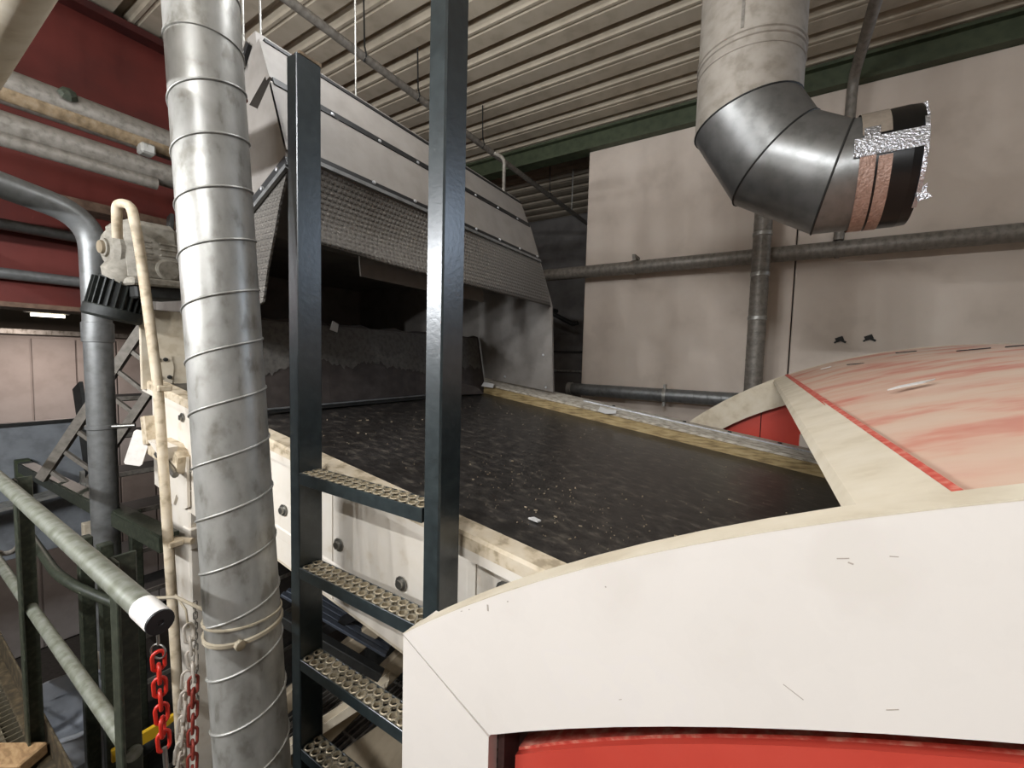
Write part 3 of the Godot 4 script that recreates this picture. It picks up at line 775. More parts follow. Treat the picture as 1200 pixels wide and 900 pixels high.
func build_hood() -> void:
	var t := thing("conveyor_hood", "grey sheet metal hood hanging over the belt with a rubber curtain", "hood", Vector3(-1.7, 1.35, -1.7))
	var p1 := Vector2(-1.616, 2.705)
	var p2 := Vector2(-1.547, 2.545)
	var p3 := Vector2(-1.448, 2.285)
	var zn := -0.83
	var zf := -2.65
	# thin panels drawn as prisms of the folded profile
	var up := (p1 - p2).normalized()
	var nr := Vector2(-up.y, up.x) * -1.0
	part(t, "upper_panel", xy(S(), [p1, p2 + up * 0.012, p2 + up * 0.012 - nr * 0.02, p1 - nr * 0.02], zn, zf), M.hood)
	var d3 := (p2 - p3).normalized()
	var n3 := Vector2(d3.y, -d3.x)
	part(t, "lower_panel", xy(S(), [p2 - d3 * 0.012, p3, p3 - n3 * 0.01, p2 - d3 * 0.012 - n3 * 0.01], zn, zf), M.hood)
	part(t, "joint_strip", xy(S(), [p2 + up * 0.014 + nr * 0.004, p2 - d3 * 0.014 + n3 * 0.004, p2 - d3 * 0.014 - n3 * 0.015, p2 + up * 0.014 - nr * 0.015], zn - 0.01, zf), M.black)
	part(t, "top_strip", xy(S(), [p1 + up * 0.016 + nr * 0.004, p1 + nr * 0.004, p1 - nr * 0.02, p1 + up * 0.016 - nr * 0.02], zn - 0.02, zf), M.black)
	part(t, "curtain_seal", xy(S(), [p3 + d3 * 0.03 + n3 * 0.003, p3 + n3 * 0.003, p3 - n3 * 0.012, p3 + d3 * 0.03 - n3 * 0.012], zn - 0.05, zf), M.black)
	part(t, "curtain_clamp", xy(S(), [p3 + d3 * 0.004 + n3 * 0.008, p3 - d3 * 0.014 + n3 * 0.008, p3 - d3 * 0.014, p3 + d3 * 0.004], zn - 0.05, zf), M.galv_grey)
	var rv := done(lathe(S(), Vector3.ZERO, Vector3(1, 0.4, 0), [Vector2(0.009, 0.0), Vector2(0.007, 0.006), Vector2(0.0, 0.008)], 8))
	for i in 7:
		var z := -1.07 - 0.235 * i
		piece(t, "rivet", rv, M.bright_steel, Transform3D(Basis(), Vector3(p2.x + 0.003, p2.y - 0.004, z)))
		piece(t, "rivet", rv, M.bright_steel, Transform3D(Basis(), Vector3(p3.x - 0.004, p3.y + 0.022, z - 0.13)))
	# top box and back
	part(t, "top_box", xy(S(), [p1 - nr * 0.02, p2 + up * 0.03 - nr * 0.02, Vector2(-1.69, 2.5), Vector2(-1.745, 2.62), Vector2(-1.7, 2.735), Vector2(-1.64, 2.74)], zn, zf), M.hood)
	part(t, "slot_lip", bar(S(), Vector3(-1.668, 2.7, -0.822), Vector3(-1.735, 2.62, -0.822), 0.012, 0.016), M.black)
	part(t, "slot_edge", bar(S(), Vector3(-1.68, 2.712, -0.822), Vector3(-1.748, 2.63, -0.822), 0.016, 0.008), M.hood)
	part(t, "back_panel", xy(S(), [Vector2(-1.66, 2.5), Vector2(-1.69, 2.5), Vector2(-2.25, 2.22), Vector2(-3.4, 2.2), Vector2(-3.4, 2.18), Vector2(-2.24, 2.19)], zn - 0.25, zf), M.hood)  # rear stretch added as the roof of the light-blocking tunnel
	part(t, "end_panel", xy(S(), [p2 - d3 * 0.005, p3 + d3 * 0.035, Vector2(-1.45, 2.24), Vector2(-1.70, 2.12), Vector2(-1.98, 2.0), Vector2(-1.98, 2.1), Vector2(-1.71, 2.405)], zn, zn - 0.012), M.hood)
	part(t, "inner_end_panel", xy(S(), [Vector2(-1.56, 2.5), Vector2(-1.7, 2.62), Vector2(-2.25, 2.55), Vector2(-2.25, 2.0), Vector2(-1.75, 2.2)], zn - 0.08, zn - 0.09), M.hood)
	part(t, "end_strip", bar(S(), Vector3(-1.44, 2.245, zn + 0.002), Vector3(-1.98, 1.995, zn + 0.002), 0.012, 0.035), M.black)
	part(t, "end_clamp", bar(S(), Vector3(-1.438, 2.225, zn + 0.006), Vector3(-1.98, 1.972, zn + 0.006), 0.012, 0.014), M.galv_grey)
	var eb := done(lathe(S(), Vector3.ZERO, Vector3(0, 0, 1), [Vector2(0.009, 0.0), Vector2(0.007, 0.006), Vector2(0.0, 0.008)], 8))
	for i in 3:
		piece(t, "rivet", eb, M.bright_steel, Transform3D(Basis(), Vector3(-1.49 - 0.1 * i, 2.224 - 0.046 * i, zn + 0.008)))
	# rubber end curtain, cut to a curve
	part(t, "end_curtain", xy(S(), [Vector2(-1.445, 2.235), Vector2(-1.50, 2.12), Vector2(-1.545, 2.0), Vector2(-1.585, 1.9), Vector2(-1.62, 1.78), Vector2(-2.1, 1.6), Vector2(-2.1, 1.93), Vector2(-1.98, 1.98)], zn - 0.004, zn - 0.012), M.rubber, "textured grey rubber curtain cut to a curve")
	# front curtain, hanging with a soft outward curl
	var cu := S()
	cu.set_smooth_group(1)
	var nz := 30
	var ny := 10
	for i in nz:
		for j in ny:
			var q := []
			for e in [[0, 0], [1, 0], [1, 1], [0, 1]]:
				q.append(curtain(float(i + e[0]) / nz, float(j + e[1]) / ny))
			quad(cu, q[0], q[1], q[2], q[3], Vector3(1, 0, 0))
			var o := Vector3(-0.008, 0, 0)
			quad(cu, q[0] + o, q[1] + o, q[2] + o, q[3] + o, Vector3(-1, 0, 0))
			if j == ny - 1:
				quad(cu, q[2], q[3], q[3] + o, q[2] + o, Vector3(0, -1, 0))
	part(t, "front_curtain", cu, M.rubber, "textured grey rubber curtain hanging over the belt")
	part(t, "inner_flap", xy(S(), [Vector2(-1.58, 2.25), Vector2(-1.572, 2.25), Vector2(-1.532, 1.93), Vector2(-1.54, 1.93)], -1.2, -2.1), M.hood)
	# far side plate; deep tunnel behind it is added to keep the interior dark
	part(t, "far_side_plate", xy(S(), [Vector2(-1.346, 1.96), Vector2(-1.313, 1.36), Vector2(-1.9, 1.43), Vector2(-2.22, 1.6), Vector2(-2.22, 2.2), p2, p3 - Vector2(0.0, 0.02)], zf, zf - 0.02), M.hood, "plain side plate at the belt's far edge")
	for p in [Vector2(-1.37, 1.39), Vector2(-1.72, 1.45), Vector2(-1.4, 1.62)]:
		piece(t, "rivet", eb, M.bright_steel, Transform3D(Basis(), Vector3(p.x, p.y, zf + 0.001)))
	part(t, "shade_tunnel_end", box(S(), Vector3(-3.4, 1.8, -1.86), Vector3(0.02, 0.84, 1.6)), M.hood)  # closes the added tunnel so little light reaches behind the curtain
	part(t, "shade_tunnel_side", box(S(), Vector3(-2.83, 1.8, -1.09), Vector3(1.16, 0.82, 0.02)), M.hood)
	part(t, "shade_tunnel_side", box(S(), Vector3(-2.8, 1.8, -2.66), Vector3(1.2, 0.82, 0.02)), M.hood)
	part(t, "shade_tunnel_floor", box(S(), Vector3(-2.68, 1.4, -1.87), Vector3(1.42, 0.02, 1.56)), M.hood)

func curtain(u: float, v: float) -> Vector3:
	var z := lerpf(-0.9, -2.64, u)
	var a := Vector2(-1.448, 2.279)
	var b := Vector2(-1.348, 1.961)
	var bulge := sin(v * PI) * lerpf(-0.05, 0.012, smoothstep(0.15, 0.75, u))
	var curl := lerpf(0.03, 0.0, smoothstep(0.0, 0.25, u)) * v * v
	var p := a.lerp(b, v) + Vector2(0.95, 0.3) * bulge + Vector2(-curl, curl * 0.6)
	return Vector3(p.x, p.y, z)

func tread_mesh(length: float, depth: float, high: float) -> Array:
	# perforated top plate with punched collars, front and back aprons
	var st := S()
	var rims := S()
	var nx := 16
	var nz := 2
	var cx := length / nx
	var cz := depth / nz
	for i in nx:
		for j in nz:
			var x := -length / 2 + cx * (i + 0.5 + (0.18 if j == 1 else -0.18) * 0.0)
			var z := -depth / 2 + cz * (j + 0.5)
			var ring := []
			var outr := []
			for k in 8:
				var a := TAU * (k + 0.5) / 8
				ring.append(Vector3(x + cos(a) * 0.0105, 0.0015, z + sin(a) * 0.011))
				var dx := cos(a)
				var dz := sin(a)
				var m := maxf(absf(dx), absf(dz))
				outr.append(Vector3(x + dx / m * cx * 0.5, 0.0, z + dz / m * cz * 0.5))
			for k in 8:
				var k2 := (k + 1) % 8
				var mid := Vector3(x, 0.0, z)
				var ra: Vector3 = mid + (ring[k] - mid) * 1.2
				var rb: Vector3 = mid + (ring[k2] - mid) * 1.2
				ra.y = 0.0; rb.y = 0.0
				quad(st, outr[k], outr[k2], rb, ra, Vector3.UP)
				quad(rims, ra, rb, ring[k2], ring[k], Vector3.UP)
				quad(rims, ring[k], ring[k2], ring[k2] + Vector3(0, -0.012, 0), ring[k] + Vector3(0, -0.012, 0), mid - ring[k])
	var ap := S()
	for s in [-1.0, 1.0]:
		box(ap, Vector3(0, -high / 2, s * depth / 2), Vector3(length, high, 0.004), Basis(), 0.001)
		box(ap, Vector3(s * (length / 2 - 0.004), -high / 2, 0), Vector3(0.004, high, depth))
	return [done(st), done(rims), done(ap)]

func build_ladder() -> void:
	var t := thing("ladder", "dark green steel ladder with perforated treads beside the conveyor", "ladder", Vector3(-0.92, -2.6, -0.74))
	# rails: hollow boxes, the left one ends open at the top
	var a := S()
	var w := 0.047
	var x0 := -1.2175
	var top := 2.43
	box(a, Vector3(x0 + 0.003, -0.085, -0.7375), Vector3(0.006, 5.03, 0.075), Basis(), 0.002)
	box(a, Vector3(x0 + w - 0.003, -0.085, -0.7375), Vector3(0.006, 5.03, 0.075), Basis(), 0.002)
	box(a, Vector3(x0 + w / 2, -0.085, -0.703), Vector3(w, 5.03, 0.006), Basis(), 0.0025)
	box(a, Vector3(x0 + w / 2, -0.085, -0.772), Vector3(w, 5.03, 0.006), Basis(), 0.0025)
	part(t, "rail", a, M.ladder)
	var rim := S()
	box(rim, Vector3(x0 + w - 0.005, top + 0.004, -0.742), Vector3(0.012, 0.008, 0.066))
	box(rim, Vector3(x0 + w / 2, top + 0.004, -0.774), Vector3(w, 0.012, 0.006))
	box(rim, Vector3(x0 + w / 2, top - 0.01, -0.74), Vector3(w - 0.012, 0.006, 0.06))
	part(t, "rusty_rim", rim, M.rust, "rusty open end of the shorter rail")
	part(t, "rail", box(S(), Vector3(-0.647, 0.35, -0.7375), Vector3(0.05, 5.9, 0.075), Basis(), 0.004), M.ladder)
	var tm := tread_mesh(0.494, 0.062, 0.035)
	for y in [1.243, 0.955, 0.667, 0.379, 0.091, -0.197]:
		var tr := piece(t, "tread", tm[0], M.tread, Transform3D(Basis(), Vector3(-0.921, y, -0.731)))
		var ri := mesh_node("hole_collars", tm[1], M.hole_rim)
		tr.add_child(ri, true)
		var ap := mesh_node("apron", tm[2], M.ladder)
		tr.add_child(ap, true)
	for y in [0.2, -0.9]:
		part(t, "stand_off", box(S(), Vector3(-0.647, y, -0.81), Vector3(0.05, 0.05, 0.07)), M.ladder)

func build_spiral_duct() -> void:
	var b := Vector3(-0.93, -0.72, -0.51)
	var e := Vector3(-1.44, 3.78, -0.53)
	var d := (e - b).normalized()
	var t := thing("spiral_duct", "tall leaning galvanised duct with a spiral seam in front of the conveyor", "duct", b)
	var r := 0.083
	part(t, "tube", tube(S(), [b, b + d * 3.09, e], r, 40), M.galv)
	part(t, "seam_bead", tube(S(), helix(b + d * 0.1, d, r, -0.0, 1, 40), 0.0035, 6, false), M.galv)
	var hx := []
	var f := frame_for(d)
	var per := 36
	for i in 23 * per + 1:
		var a := TAU * i / per + 2.4
		hx.append(b + d * (0.1 + 0.129 * i / per) + (f[0] * cos(a) + f[1] * sin(a)) * (r + 0.0005))
	part(t, "seam_bead", tube(S(), hx, 0.0032, 6, false), M.galv)
	for s in [3.1, 3.235]:
		part(t, "joint_ring", lathe(S(), b + d * s, d, [Vector2(r, 0.0), Vector2(r + 0.003, 0.002), Vector2(r + 0.003, 0.008), Vector2(r, 0.01)], 40), M.galv)
	# string tied round the duct
	var k := 1.63
	var st := thing("string", "beige string tied round the spiral duct and stretched to the railing", "string", b + d * k)
	var o := b + d * k
	part(st, "loop", lathe(S(), o, d + Vector3(0.05, 0, 0.05), [Vector2(r + 0.001, -0.006), Vector2(r + 0.006, -0.004), Vector2(r + 0.006, 0.004), Vector2(r + 0.001, 0.006)], 30), M.string)
	part(st, "loop", lathe(S(), o + d * 0.03, d + Vector3(0.03, 0, -0.04), [Vector2(r + 0.001, -0.003), Vector2(r + 0.005, -0.002), Vector2(r + 0.005, 0.002), Vector2(r + 0.001, 0.003)], 30), M.string)
	part(st, "line", tube(S(), [Vector3(-1.27, o.y - 0.005, -0.49), Vector3(-1.36, 0.915, -0.46), Vector3(-1.52, 0.885, -0.4)], 0.0045, 6), M.string)
	part(st, "knot", lathe(S(), o + Vector3(0.075, 0.0, 0.045), Vector3(1, 0, 0), [Vector2(0.0, -0.014), Vector2(0.012, -0.005), Vector2(0.012, 0.006), Vector2(0.0, 0.014)], 8), M.string)

func build_elbow_duct() -> void:
	var t := thing("ventilation_duct", "fat grey ventilation duct with a segmented elbow ending in black film and tape", "duct", Vector3(-0.18, 3.95, -2.4))
	var z := -2.4
	var R := 0.228
	var c := Vector3(0.3, 2.92, z)
	var rc := 0.485
	var n := 40
	# rings: mitre planes through c
	var rings := []
	# axis points and mitre angles (0 = horizontal plane)
	var ang := [15.0, 45.0, 75.0]
	var straight_top := 4.0
	var mk := func(px: float, py: float, tilt: float) -> Array:
		# section of the tube cut by a plane through c at angle tilt
		var out := []
		var dir := Vector3(-cos(deg_to_rad(tilt)), -sin(deg_to_rad(tilt)), 0)
		var rad := (Vector3(px, py, z) - c).length()
		for k in n:
			var a := TAU * k / n
			out.append(c + dir * (rad + cos(a) * R / cos(deg_to_rad(15.0))) + Vector3(0, 0, sin(a) * R))
		return out
	var top := []
	for k in n:
		var a := TAU * k / n
		top.append(Vector3(c.x - rc - cos(a) * R, straight_top, z + sin(a) * R))
	var col := []
	for k in n:
		var a := TAU * k / n
		col.append(Vector3(c.x - rc - cos(a) * R, 3.0, z + sin(a) * R))
	rings.append(top)
	rings.append(col)
	var cr := rc / cos(deg_to_rad(15.0))
	for a in ang:
		var p := c + Vector3(-cos(deg_to_rad(a)), -sin(deg_to_rad(a)), 0) * cr
		rings.append(mk.call(p.x, p.y, a))
	var end := []
	for k in n:
		var a := TAU * k / n
		end.append(Vector3(0.33, c.y - rc - cos(a) * R, z + sin(a) * R))
	rings.append(end)
	var names := ["straight_length", "elbow_neck", "elbow_segment", "elbow_segment", "elbow_outlet"]
	var mats: Array = [M.duct_dust, M.duct_dust, M.elbow, M.elbow, M.elbow]
	var made := []
	for i in 5:
		var st := S()
		st.set_smooth_group(1)
		var ca := Vector3.ZERO
		for k in n: ca += (rings[i][k] + rings[i + 1][k]) / (2.0 * n)
		for k in n:
			var k2 := (k + 1) % n
			var m: Vector3 = (rings[i][k] + rings[i + 1][k2]) * 0.5
			quad(st, rings[i][k], rings[i][k2], rings[i + 1][k2], rings[i + 1][k], m - ca)
		made.append(part(t, names[i], st, mats[i]))
	# raised seams on the mitres and collar
	for i in range(1, 5):
		var pts := []
		for k in n + 1: pts.append(rings[i][k % n])
		part(t, "seam", tube(S(), pts, 0.0045, 6, false), M.dark_steel if i > 1 else M.duct_dust)
	for y in [3.035, 3.06]:
		part(t, "collar_ridge", lathe(S(), Vector3(c.x - rc, y, z), Vector3(0, 1, 0), [Vector2(R, 0.0), Vector2(R + 0.006, 0.004), Vector2(R + 0.006, 0.012), Vector2(R, 0.016)], n), M.duct_dust)
	# lengthwise lock seam with sealing smears
	part(t, "lock_seam", bar(S(), Vector3(c.x - rc - 0.02, 3.08, z + R), Vector3(c.x - rc - 0.02, 4.0, z + R), 0.004, 0.012), M.galv_dirty)
	# film over the open end, tapes
	var ax := Vector3(1, 0, 0)
	var o := Vector3(0.25, c.y - rc, z)
	part(t, "black_film", lathe(S(), o, ax, [Vector2(R + 0.002, 0.0), Vector2(R + 0.004, 0.01), Vector2(R + 0.006, 0.15), Vector2(R + 0.002, 0.185), Vector2(R * 0.9, 0.18), Vector2(R * 0.4, 0.165), Vector2(0.0, 0.16)], n), M.film, "glossy black plastic film")
	var band := func(x0: float, x1: float, a0: float, a1: float, off: float) -> SurfaceTool:
		var st := S()
		st.set_smooth_group(1)
		var m := 24
		for i in m:
			var q := []
			for e in [0, 1]:
				var a: float = lerpf(a0, a1, float(i + e) / m)
				var dirv := Vector3(0, cos(a), sin(a))
				q.append([o + dirv * (R + off) + ax * x0, o + dirv * (R + off) + ax * x1])
			quad(st, q[0][0], q[0][1], q[1][1], q[1][0], (q[0][0] - o) * Vector3(0, 1, 1))
		return st
	part(t, "dusty_tape", band.call(-0.005, 0.085, -1.2, 1.25, 0.0075), M.dust_tape)
	part(t, "brown_tape", band.call(-0.01, 0.04, 1.5, 4.2, 0.0075), M.brown_tape)
	part(t, "brown_tape", band.call(0.048, 0.09, 1.65, 4.2, 0.0075), M.brown_tape)
	part(t, "silver_tape", band.call(-0.03, 0.19, 1.3, 1.62, 0.0095), M.alu_tape)
	part(t, "silver_tape", band.call(0.176, 0.19, 1.1, 2.6, 0.009), M.alu_tape)
	part(t, "silver_tape", band.call(0.0, 0.05, 1.1, 1.34, 0.0085), M.alu_tape)
	part(t, "tape_end", prism(S(), [Vector2(0, 0), Vector2(0.04, 0.01), Vector2(0.055, -0.04), Vector2(0.04, -0.06), Vector2(0.01, -0.02)], o + Vector3(0.17, R * 0.97, 0.05), Vector3(1, 0, 0), Vector3(0, 1, 0.2), Vector3(0, 0, 0.003)), M.alu_tape)
	part(t, "tape_end", prism(S(), [Vector2(0, 0), Vector2(0.03, 0.035), Vector2(0.03, 0.005), Vector2(0.05, -0.02), Vector2(0.01, -0.03)], o + Vector3(0.175, -R * 0.72, 0.17), Vector3(1, 0, 0), Vector3(0, 1, 0.2), Vector3(0, 0, 0.003)), M.alu_tape)

func build_drive() -> void:
	var o := Vector3(-2.6, 2.045, -0.79)
	var t := thing("gearmotor", "dusty grey gearbox with a black finned motor at the conveyor head", "motor", o)
	var bs := Basis(Vector3(0, 1, 0), 0.12) * Basis(Vector3(1, 0, 0), 0.06)
	var st := S()
	box(st, o, Vector3(0.21, 0.28, 0.21), bs, 0.025)
	part(t, "housing", st, M.gear)
	for i in 4:
		for s in [-1.0, 1.0]:
			part(t, "rib", box(S(), o + bs * Vector3(0.104, 0.045 - 0.026 * i, 0.052 * s), Vector3(0.012, 0.011, 0.075), bs, 0.004), M.gear)
	part(t, "inspection_cover", lathe(S(), o + bs * Vector3(0.098, -0.075, -0.04), bs * Vector3(1, 0, 0), [Vector2(0.052, 0.0), Vector2(0.05, 0.012), Vector2(0.042, 0.016), Vector2(0.0, 0.016)], 20), M.gear)
	part(t, "foot_flange", box(S(), o + bs * Vector3(0.02, -0.14, 0.0), Vector3(0.23, 0.035, 0.23), bs, 0.008), M.gear)
	part(t, "lower_case", box(S(), o + bs * Vector3(0.01, -0.185, 0.0), Vector3(0.19, 0.06, 0.19), bs, 0.008), M.dark_steel)
	var hub := part(t, "shaft_flange", lathe(S(), o + bs * Vector3(-0.01, 0.01, 0.09), bs * Vector3(0, 0, 1), [Vector2(0.095, 0.0), Vector2(0.09, 0.03), Vector2(0.07, 0.045), Vector2(0.04, 0.05), Vector2(0.04, 0.06), Vector2(0.0, 0.062)], 24), M.gear)
	part(hub, "shaft_cover", lathe(S(), o + bs * Vector3(-0.01, 0.01, 0.15), bs * Vector3(0, 0, 1), [Vector2(0.03, 0.0), Vector2(0.028, 0.012), Vector2(0.0, 0.013)], 16), M.tan)
	part(t, "input_adapter", lathe(S(), o + bs * Vector3(0.0, -0.09, 0.08), bs * Vector3(-0.25, -0.85, 0.45), [Vector2(0.0, -0.05), Vector2(0.075, -0.05), Vector2(0.08, 0.03), Vector2(0.06, 0.06)], 20), M.gear)
	# motor: hangs downwards, with cooling fins and fan cowl
	var d := (bs * Vector3(-0.12, -0.95, 0.25)).normalized()
	var m0 := o + bs * Vector3(-0.04, -0.1, 0.07)
	part(t, "motor_body", lathe(S(), m0, d, [Vector2(0.06, 0.0), Vector2(0.085, 0.03), Vector2(0.085, 0.17), Vector2(0.0, 0.17)], 24), M.motor_black)
	var f := frame_for(d)
	for i in 24:
		var a := TAU * i / 24
		var rd: Vector3 = f[0] * cos(a) + f[1] * sin(a)
		part(t, "cooling_fin", bar(S(), m0 + d * 0.04 + rd * 0.093, m0 + d * 0.17 + rd * 0.093, 0.005, 0.022, d.cross(rd)), M.motor_black)
	part(t, "fan_cowl", lathe(S(), m0 + d * 0.165, d, [Vector2(0.104, 0.0), Vector2(0.108, 0.005), Vector2(0.108, 0.045), Vector2(0.1, 0.055), Vector2(0.0, 0.058)], 24), M.motor_black)
	# torque arm and shaft clutter between gearbox and hood
	part(t, "torque_arm", bar(S(), o + Vector3(0.0, 0.02, -0.13), Vector3(-2.45, 1.72, -1.0), 0.03, 0.09, Vector3(0, 0, 1), 0.004), M.dark_steel)
	part(t, "shaft", tube(S(), [o + Vector3(0, 0.0, -0.1), o + Vector3(0.0, 0.0, -0.4)], 0.045, 14), M.rust)
	part(t, "bearing_block", box(S(), o + Vector3(0.05, 0.0, -0.24), Vector3(0.12, 0.24, 0.1), Basis(Vector3.BACK, 0.25), 0.02), M.rust)
	part(t, "bearing_strap", bar(S(), o + Vector3(-0.02, 0.16, -0.15), o + Vector3(0.14, -0.1, -0.17), 0.03, 0.025, Vector3(0, 0, 1), 0.004), M.galv_dirty)
	part(t, "lifting_eye", bar(S(), o + Vector3(-0.06, 0.13, -0.12), o + Vector3(-0.09, 0.24, -0.14), 0.02, 0.05, Vector3(0, 0, 1), 0.004), M.dark_steel)
	# bent cream pipe in front of the gearbox
	var p := thing("cream_conduit", "thin cream conduit bent over the gearbox and running down the leg", "conduit", Vector3(-2.02, -0.6, -0.68))
	part(p, "tube", tube(S(), bend([Vector3(-2.40, 2.06, -0.64), Vector3(-2.367, 2.2, -0.632), Vector3(-2.30, 2.19, -0.66), Vector3(-2.28, 2.034, -0.676), Vector3(-2.181, 1.448, -0.694), Vector3(-2.06, 0.381, -0.688), Vector3(-1.96, -0.6, -0.68)], 0.07), 0.0185, 12), M.cream_dirty)
	for y in [[1.43, -2.18], [0.78, -2.105]]:
		part(p, "clip", box(S(), Vector3(y[1], y[0], -0.71), Vector3(0.055, 0.025, 0.05), Basis(), 0.004), M.cream_dirty)
	part(p, "clip_bolt", tube(S(), [Vector3(-2.12, 0.78, -0.73), Vector3(-2.06, 0.78, -0.76)], 0.014, 8), M.cream_dirty)

func build_left_pipes() -> void:
	var g := "fat dusty pipes under the red bulkhead"
	var a := thing("overhead_pipe", "upper fat dusty pipe with an orange stain along its belly", "pipe", Vector3(-3.2, 2.75, -1.0), g)
	part(a, "tube", tube(S(), [Vector3(-3.2, 2.83, 2.9), Vector3(-3.2, 2.83, -5.9)], 0.082, 20), M.galv_dirty)
	var arc := []
	for k in 9: arc.append(Vector2(cos(deg_to_rad(-72.0 + 6.0 * k)), sin(deg_to_rad(-72.0 + 6.0 * k))) * 0.0832)
	for k in range(8, -1, -1): arc.append(Vector2(cos(deg_to_rad(-72.0 + 6.0 * k)), sin(deg_to_rad(-72.0 + 6.0 * k))) * 0.08)
	part(a, "stain_strip", prism(S(), arc, Vector3(-3.2, 2.83, 2.9), Vector3(1, 0, 0), Vector3(0, 1, 0), Vector3(0, 0, -8.8), true), M.rust, "orange-brown stain along the pipe's belly")
	part(a, "bracket", box(S(), Vector3(-3.15, 2.74, -0.98), Vector3(0.08, 0.06, 0.07), Basis(), 0.01), M.galv)
	part(a, "dirt_lump", lathe(S(), Vector3(-3.12, 2.87, -0.66), Vector3(1, 0.5, 0), [Vector2(0.0, -0.02), Vector2(0.04, 0.0), Vector2(0.03, 0.02), Vector2(0.0, 0.03)], 7, false), M.dark_green)
	var b := thing("overhead_pipe", "lower fat dusty pipe clamped beside a short stub pipe", "pipe", Vector3(-3.2, 2.55, -1.0), g)
	part(b, "tube", tube(S(), [Vector3(-3.2, 2.645, 2.9), Vector3(-3.2, 2.645, -5.9)], 0.066, 20), M.galv_dirty)
	part(b, "stub", tube(S(), [Vector3(-3.17, 2.565, 2.9), Vector3(-3.17, 2.57, -1.03)], 0.034, 12), M.galv_dirty)
	# bent pipe that drops to the floor
	var v := thing("drop_pipe", "steel pipe bending down from the bulkhead to a cut end behind the railing", "pipe", Vector3(-3.0, -0.03, -0.71))
	part(v, "tube", tube(S(), bend([Vector3(-3.0, 2.38, -0.1), Vector3(-3.0, 2.25, -0.705), Vector3(-3.0, 1.8, -0.71), Vector3(-3.0, -0.03, -0.715)], 0.16, 8), 0.058, 20), M.galv_grey)
	for y in [1.62, 1.165]:
		part(v, "coupling", lathe(S(), Vector3(-3.0, y, -0.71), Vector3(0, 1, 0), [Vector2(0.058, 0.0), Vector2(0.064, 0.002), Vector2(0.064, 0.02 if y < 1.5 else 0.1), Vector2(0.058, 0.022 if y < 1.5 else 0.102)], 20), M.galv_grey)
	part(v, "clamp_bolt", tube(S(), [Vector3(-2.95, 1.175, -0.74), Vector3(-2.9, 1.18, -0.82)], 0.012, 8), M.steel)
	var q := "level tubes fixed to the red bulkhead"
	for i in 2:
		var y := 2.335 - 0.3 * i
		var o := thing("bulkhead_tube", ["upper grey tube fixed level to the red bulkhead", "lower grey tube fixed level to the red bulkhead"][i], "tube", Vector3(-4.08, y, -1.0), q)
		part(o, "tube", tube(S(), [Vector3(-4.08, y, 2.5), Vector3(-4.08, y, -3.5)], 0.035, 10), M.galv_grey)
		for z in [-0.3, -0.95]:
			part(o, "clip", box(S(), Vector3(-4.1, y - 0.01, z), Vector3(0.08, 0.05, 0.06)), M.galv)
	# pale level pipe above the walkway; its shadow crosses the duct and the ladder
	var c := thing("walkway_pipe", "pale grey level pipe above the walkway in front of the red bulkhead", "pipe", Vector3(-2.0, 2.23, -0.2))
	part(c, "tube", tube(S(), [Vector3(-4.1, 2.286, -0.2), Vector3(-1.08, 2.286, -0.2)], 0.053, 24), M.cream_dusty)
	for x in [-3.3, -2.2]:
		part(c, "rod", tube(S(), [Vector3(x, 2.33, -0.2), Vector3(x, 3.945, -0.2)], 0.008, 6), M.steel)

